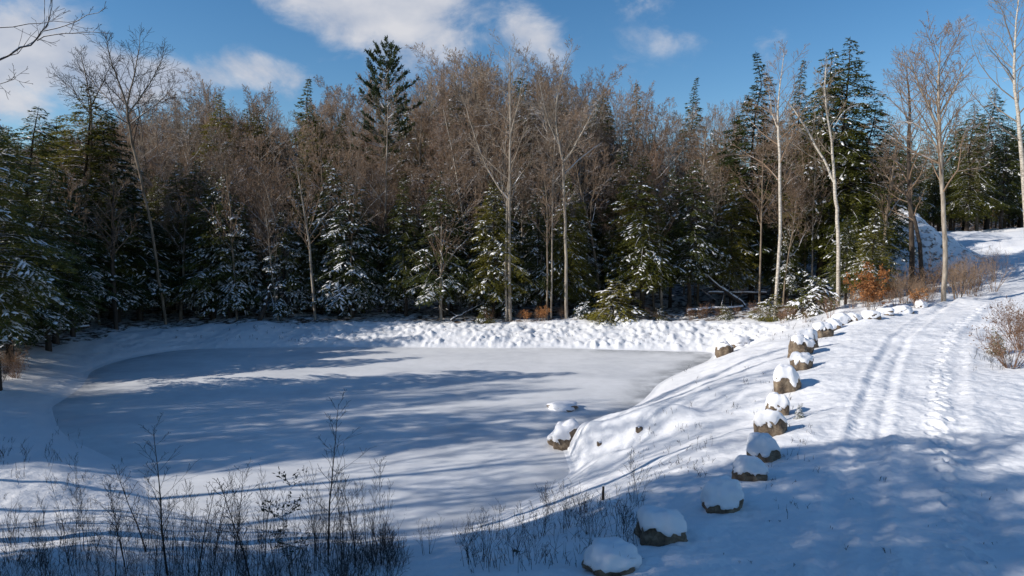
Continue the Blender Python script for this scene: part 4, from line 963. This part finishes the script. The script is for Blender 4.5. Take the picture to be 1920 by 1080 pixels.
for i in range(34):
    px = fr.uniform(60, 740); dep = fr.uniform(10.2, 12.8); x, y, z = spot(px, dep)
    bare_thing(SAPS[fr.choice([1, 2, 3])], x, y, z, fr.uniform(1.2, 1.9), 'thin leafless whip standing tall in the near thicket', 'tall thin whips in the near thicket', 'sapling', 'sapling', rz=fr.uniform(0, 6), wid=fr.uniform(.7, 1.0), tilt=(fr.uniform(-.08, .08), fr.uniform(-.08, .08)))
for i in range(105):
    px = fr.choice([fr.uniform(-40, 760), fr.uniform(100, 700)]); dep = fr.uniform(9.0, 12.6); x, y, z = spot(px, dep)
    h = fr.uniform(.5, 1.35) * (1.0 if px < 650 else .6)
    bare_thing(SAPS[fr.randint(1, 4)], x, y, z, h, 'dark leafless seedling in the crowded near thicket', 'low seedlings in the near thicket', 'seedling', 'sapling', rz=fr.uniform(0, 6), wid=fr.uniform(.7, 1.2), tilt=(fr.uniform(-.15, .15), fr.uniform(-.15, .15)))
BSH = [multi(421, 9, 1.1, .7, (M_barkdark, M_twigdark), .005), multi(422, 12, .9, .9, (M_barkdark, M_twigdark), .005), multi(423, 7, 1.3, .5, (M_twigdark, M_twigdark), .005)]
for i in range(70):
    px = fr.uniform(-40, 740); dep = fr.uniform(8.6, 11.2); shrub(fr.choice(BSH), px, dep, 'dark tangled brush clump in the near thicket', 'brush clumps in the near thicket', fr.uniform(.35, .8))
for i, (px, py) in enumerate([(960, 1040), (1010, 1010), (1060, 990), (1085, 960), (1110, 1000), (900, 1060), (1000, 1060), (1160, 1000), (800, 1040), (860, 1020), (1030, 950), (1190, 940)]):
    g = on_ground(px, py); shrub(BSH[i % 3], 0, 0, 'dark sparse brush clump on the near bank right of the thicket', 'brush clumps on the near bank', fr.uniform(.35, .75), xyz=tuple(g))
SM = conifer(151, 1.9, .55, .12, 26, 'pine', .0, leaf_mat('shaded_pine_needles', (.012, .02, .012), (.04, .05, .025)), .5, 1.3, .018)  # darker copy of the pine needles, thicket shade put into the colour
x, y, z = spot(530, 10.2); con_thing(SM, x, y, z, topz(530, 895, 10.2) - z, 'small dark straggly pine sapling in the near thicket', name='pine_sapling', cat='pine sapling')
# copper-leaved shrubs and red brush at the wood edge
BE = multi(431, 12, 2.4, .55, (M_bark, M_twigred), .012, M_beech, 2600, .11); BE2 = multi(432, 7, 1.0, .4, (M_bark, M_twigred), .008, M_beech, 500, .09)
shrub(BE, 1640, 37.5, 'copper-leaved beech shrub at the bend of the boulder row', scale=1.05, name='beech_shrub'); shrub(BE2, 1726, 37, 'small copper-leaved beech shrub near the end of the boulder row', name='beech_shrub')
shrub(BE2, 1020, 46.2, 'tiny rust-leaved shrub at the foot of the clean forked trunk', name='beech_shrub'); shrub(BE2, 985, 46.3, 'tiny rust-leaved shrub at the foot of the twin trunks', name='beech_shrub', scale=.8)
RS = [multi(441, 14, 1.7, .6, (M_twigred, M_twigred), .008, M_russet, 500, .07), multi(442, 16, 1.4, .8, (M_twigred, M_twig), .007, M_russet, 260, .06), multi(443, 14, 1.9, .5, (M_twig, M_twig), .008)]
for i in range(22):
    px = fr.uniform(1470, 1690); dep = fr.uniform(38.5, 43); shrub(RS[fr.randint(0, 1)], px, dep, 'russet brush clump at the wood edge behind the boulder row', 'russet brush at the wood edge', fr.uniform(.5, .95))
for i in range(38):
    px = fr.uniform(1680, 1880); dep = fr.uniform(37.5, 45) + max(0, (px - 1760)) * .03; shrub(RS[fr.randint(1, 2)], px, dep, 'leafless brush clump around the spreading tree', 'leafless brush round the spreading tree', fr.uniform(.7, 1.45))
for i in range(22):
    px = fr.uniform(900, 1480); dep = fr.uniform(45.8, 46.8); shrub(RS[fr.randint(0, 1)], px, dep - max(0, px - 1300) * .012, 'low brush clump along the foot of the far trees', 'low brush along the far shore', fr.uniform(.3, .7))
for i in range(40):
    px = fr.uniform(-60, 90); dep = fr.uniform(20, 31); x, y, z = spot(px, dep)
    if float(sdist(np.array([x]), np.array([y]))[0]) < 2.2: continue
    shrub(fr.choice([RS[1], BSH[0], BSH[1]]), px, dep, 'tangled brush clump on the left bank', 'tangled brush on the left bank', fr.uniform(.6, 1.2))
# right-hand shrub with evergreen tuft
WS = multi(451, 34, 1.5, 1.0, (M_twigred, M_twigred), .008, M_russet, 420, .06)
for px, py, s, lab in [(1896, 690, 1.0, 'brown leafless shrub on the right verge of the track'), (1918, 655, 1.25, 'brown leafless shrub cut by the right frame edge'), (1900, 625, 1.0, 'smaller brown leafless shrub behind the one on the right verge')]:
    g = on_ground(px, py); shrub(WS, 0, 0, lab, scale=s, xyz=tuple(g))
g = on_ground(1868, 665); con_thing(BUSH[0], g[0], g[1], g[2], .95, 'little evergreen seedling beside the brown shrub on the right verge', name='evergreen_shrub', cat='shrub', wid=.6)
g = on_ground(1499, 785); con_thing(BUSH[1], g[0], g[1], g[2], .42, 'tiny green seedling at the foot of the tan boulders', name='evergreen_shrub', cat='shrub', wid=.6)

def weeds():
    r = np.random.RandomState(88); polys = []; pts = []
    def region(n, fx, fy, hl, hh):
        px = r.uniform(*fx, n); py = r.uniform(*fy, n)
        for a, b in zip(px, py): pts.append((a, b, r.uniform(hl, hh)))
    region(330, (0, 760), (985, 1079), .15, .6); region(190, (860, 1200), (930, 1075), .12, .45); region(60, (0, 260), (790, 960), .15, .5); region(60, (1190, 1330), (800, 900), .08, .25); region(60, (1430, 1530), (700, 980), .06, .22)
    region(90, (1330, 1560), (600, 640), .1, .3); region(40, (1820, 1915), (630, 700), .2, .5); region(25, (1300, 1900), (880, 1075), .04, .12); region(26, (1250, 1420), (690, 780), .1, .3); region(170, (330, 1340), (606, 642), .08, .3)
    tt = np.linspace(7, 60, 500)
    for px, py, h in pts:
        d = ray(px, py); z = H(d[0] * tt, d[1] * tt) - (CAMZ + d[2] * tt); i = int(np.argmax(z > 0)); t = tt[i]; x, y = d[0] * t, d[1] * t; zg = float(z[i] + CAMZ + d[2] * t)
        for s in range(r.randint(1, 4)):
            b = np.array([x + r.normal(0, .05), y + r.normal(0, .05), zg - .05]); dv = np.array([r.normal(0, .25), r.normal(0, .25), 1]) * h * r.uniform(.6, 1.1)
            m = b + dv * .55; e = b + dv + r.normal(0, .08 * h, 3); rr = .0028 + .0001 * y
            polys.append((np.array([b, m, e]), np.array([rr, rr * .8, rr * .4])))
            if r.rand() < .6:
                for _ in range(2): polys.append((np.array([m, m + (e - m) * .5 + r.normal(0, .1 * h, 3), m + (e - m) * .9 + r.normal(0, .2 * h, 3)]), np.array([rr * .7, rr * .6, rr * .3])))
    v, q = tubes(polys, 3); tag(obj('dry_weeds', mesh('dry_weeds', v, q, M_twigdark)), 'dry weed stalks poking through the snow on the banks', kind='stuff')
weeds()
print('objects', len(bpy.data.objects), 'bare', nb_, 'con', nc_)
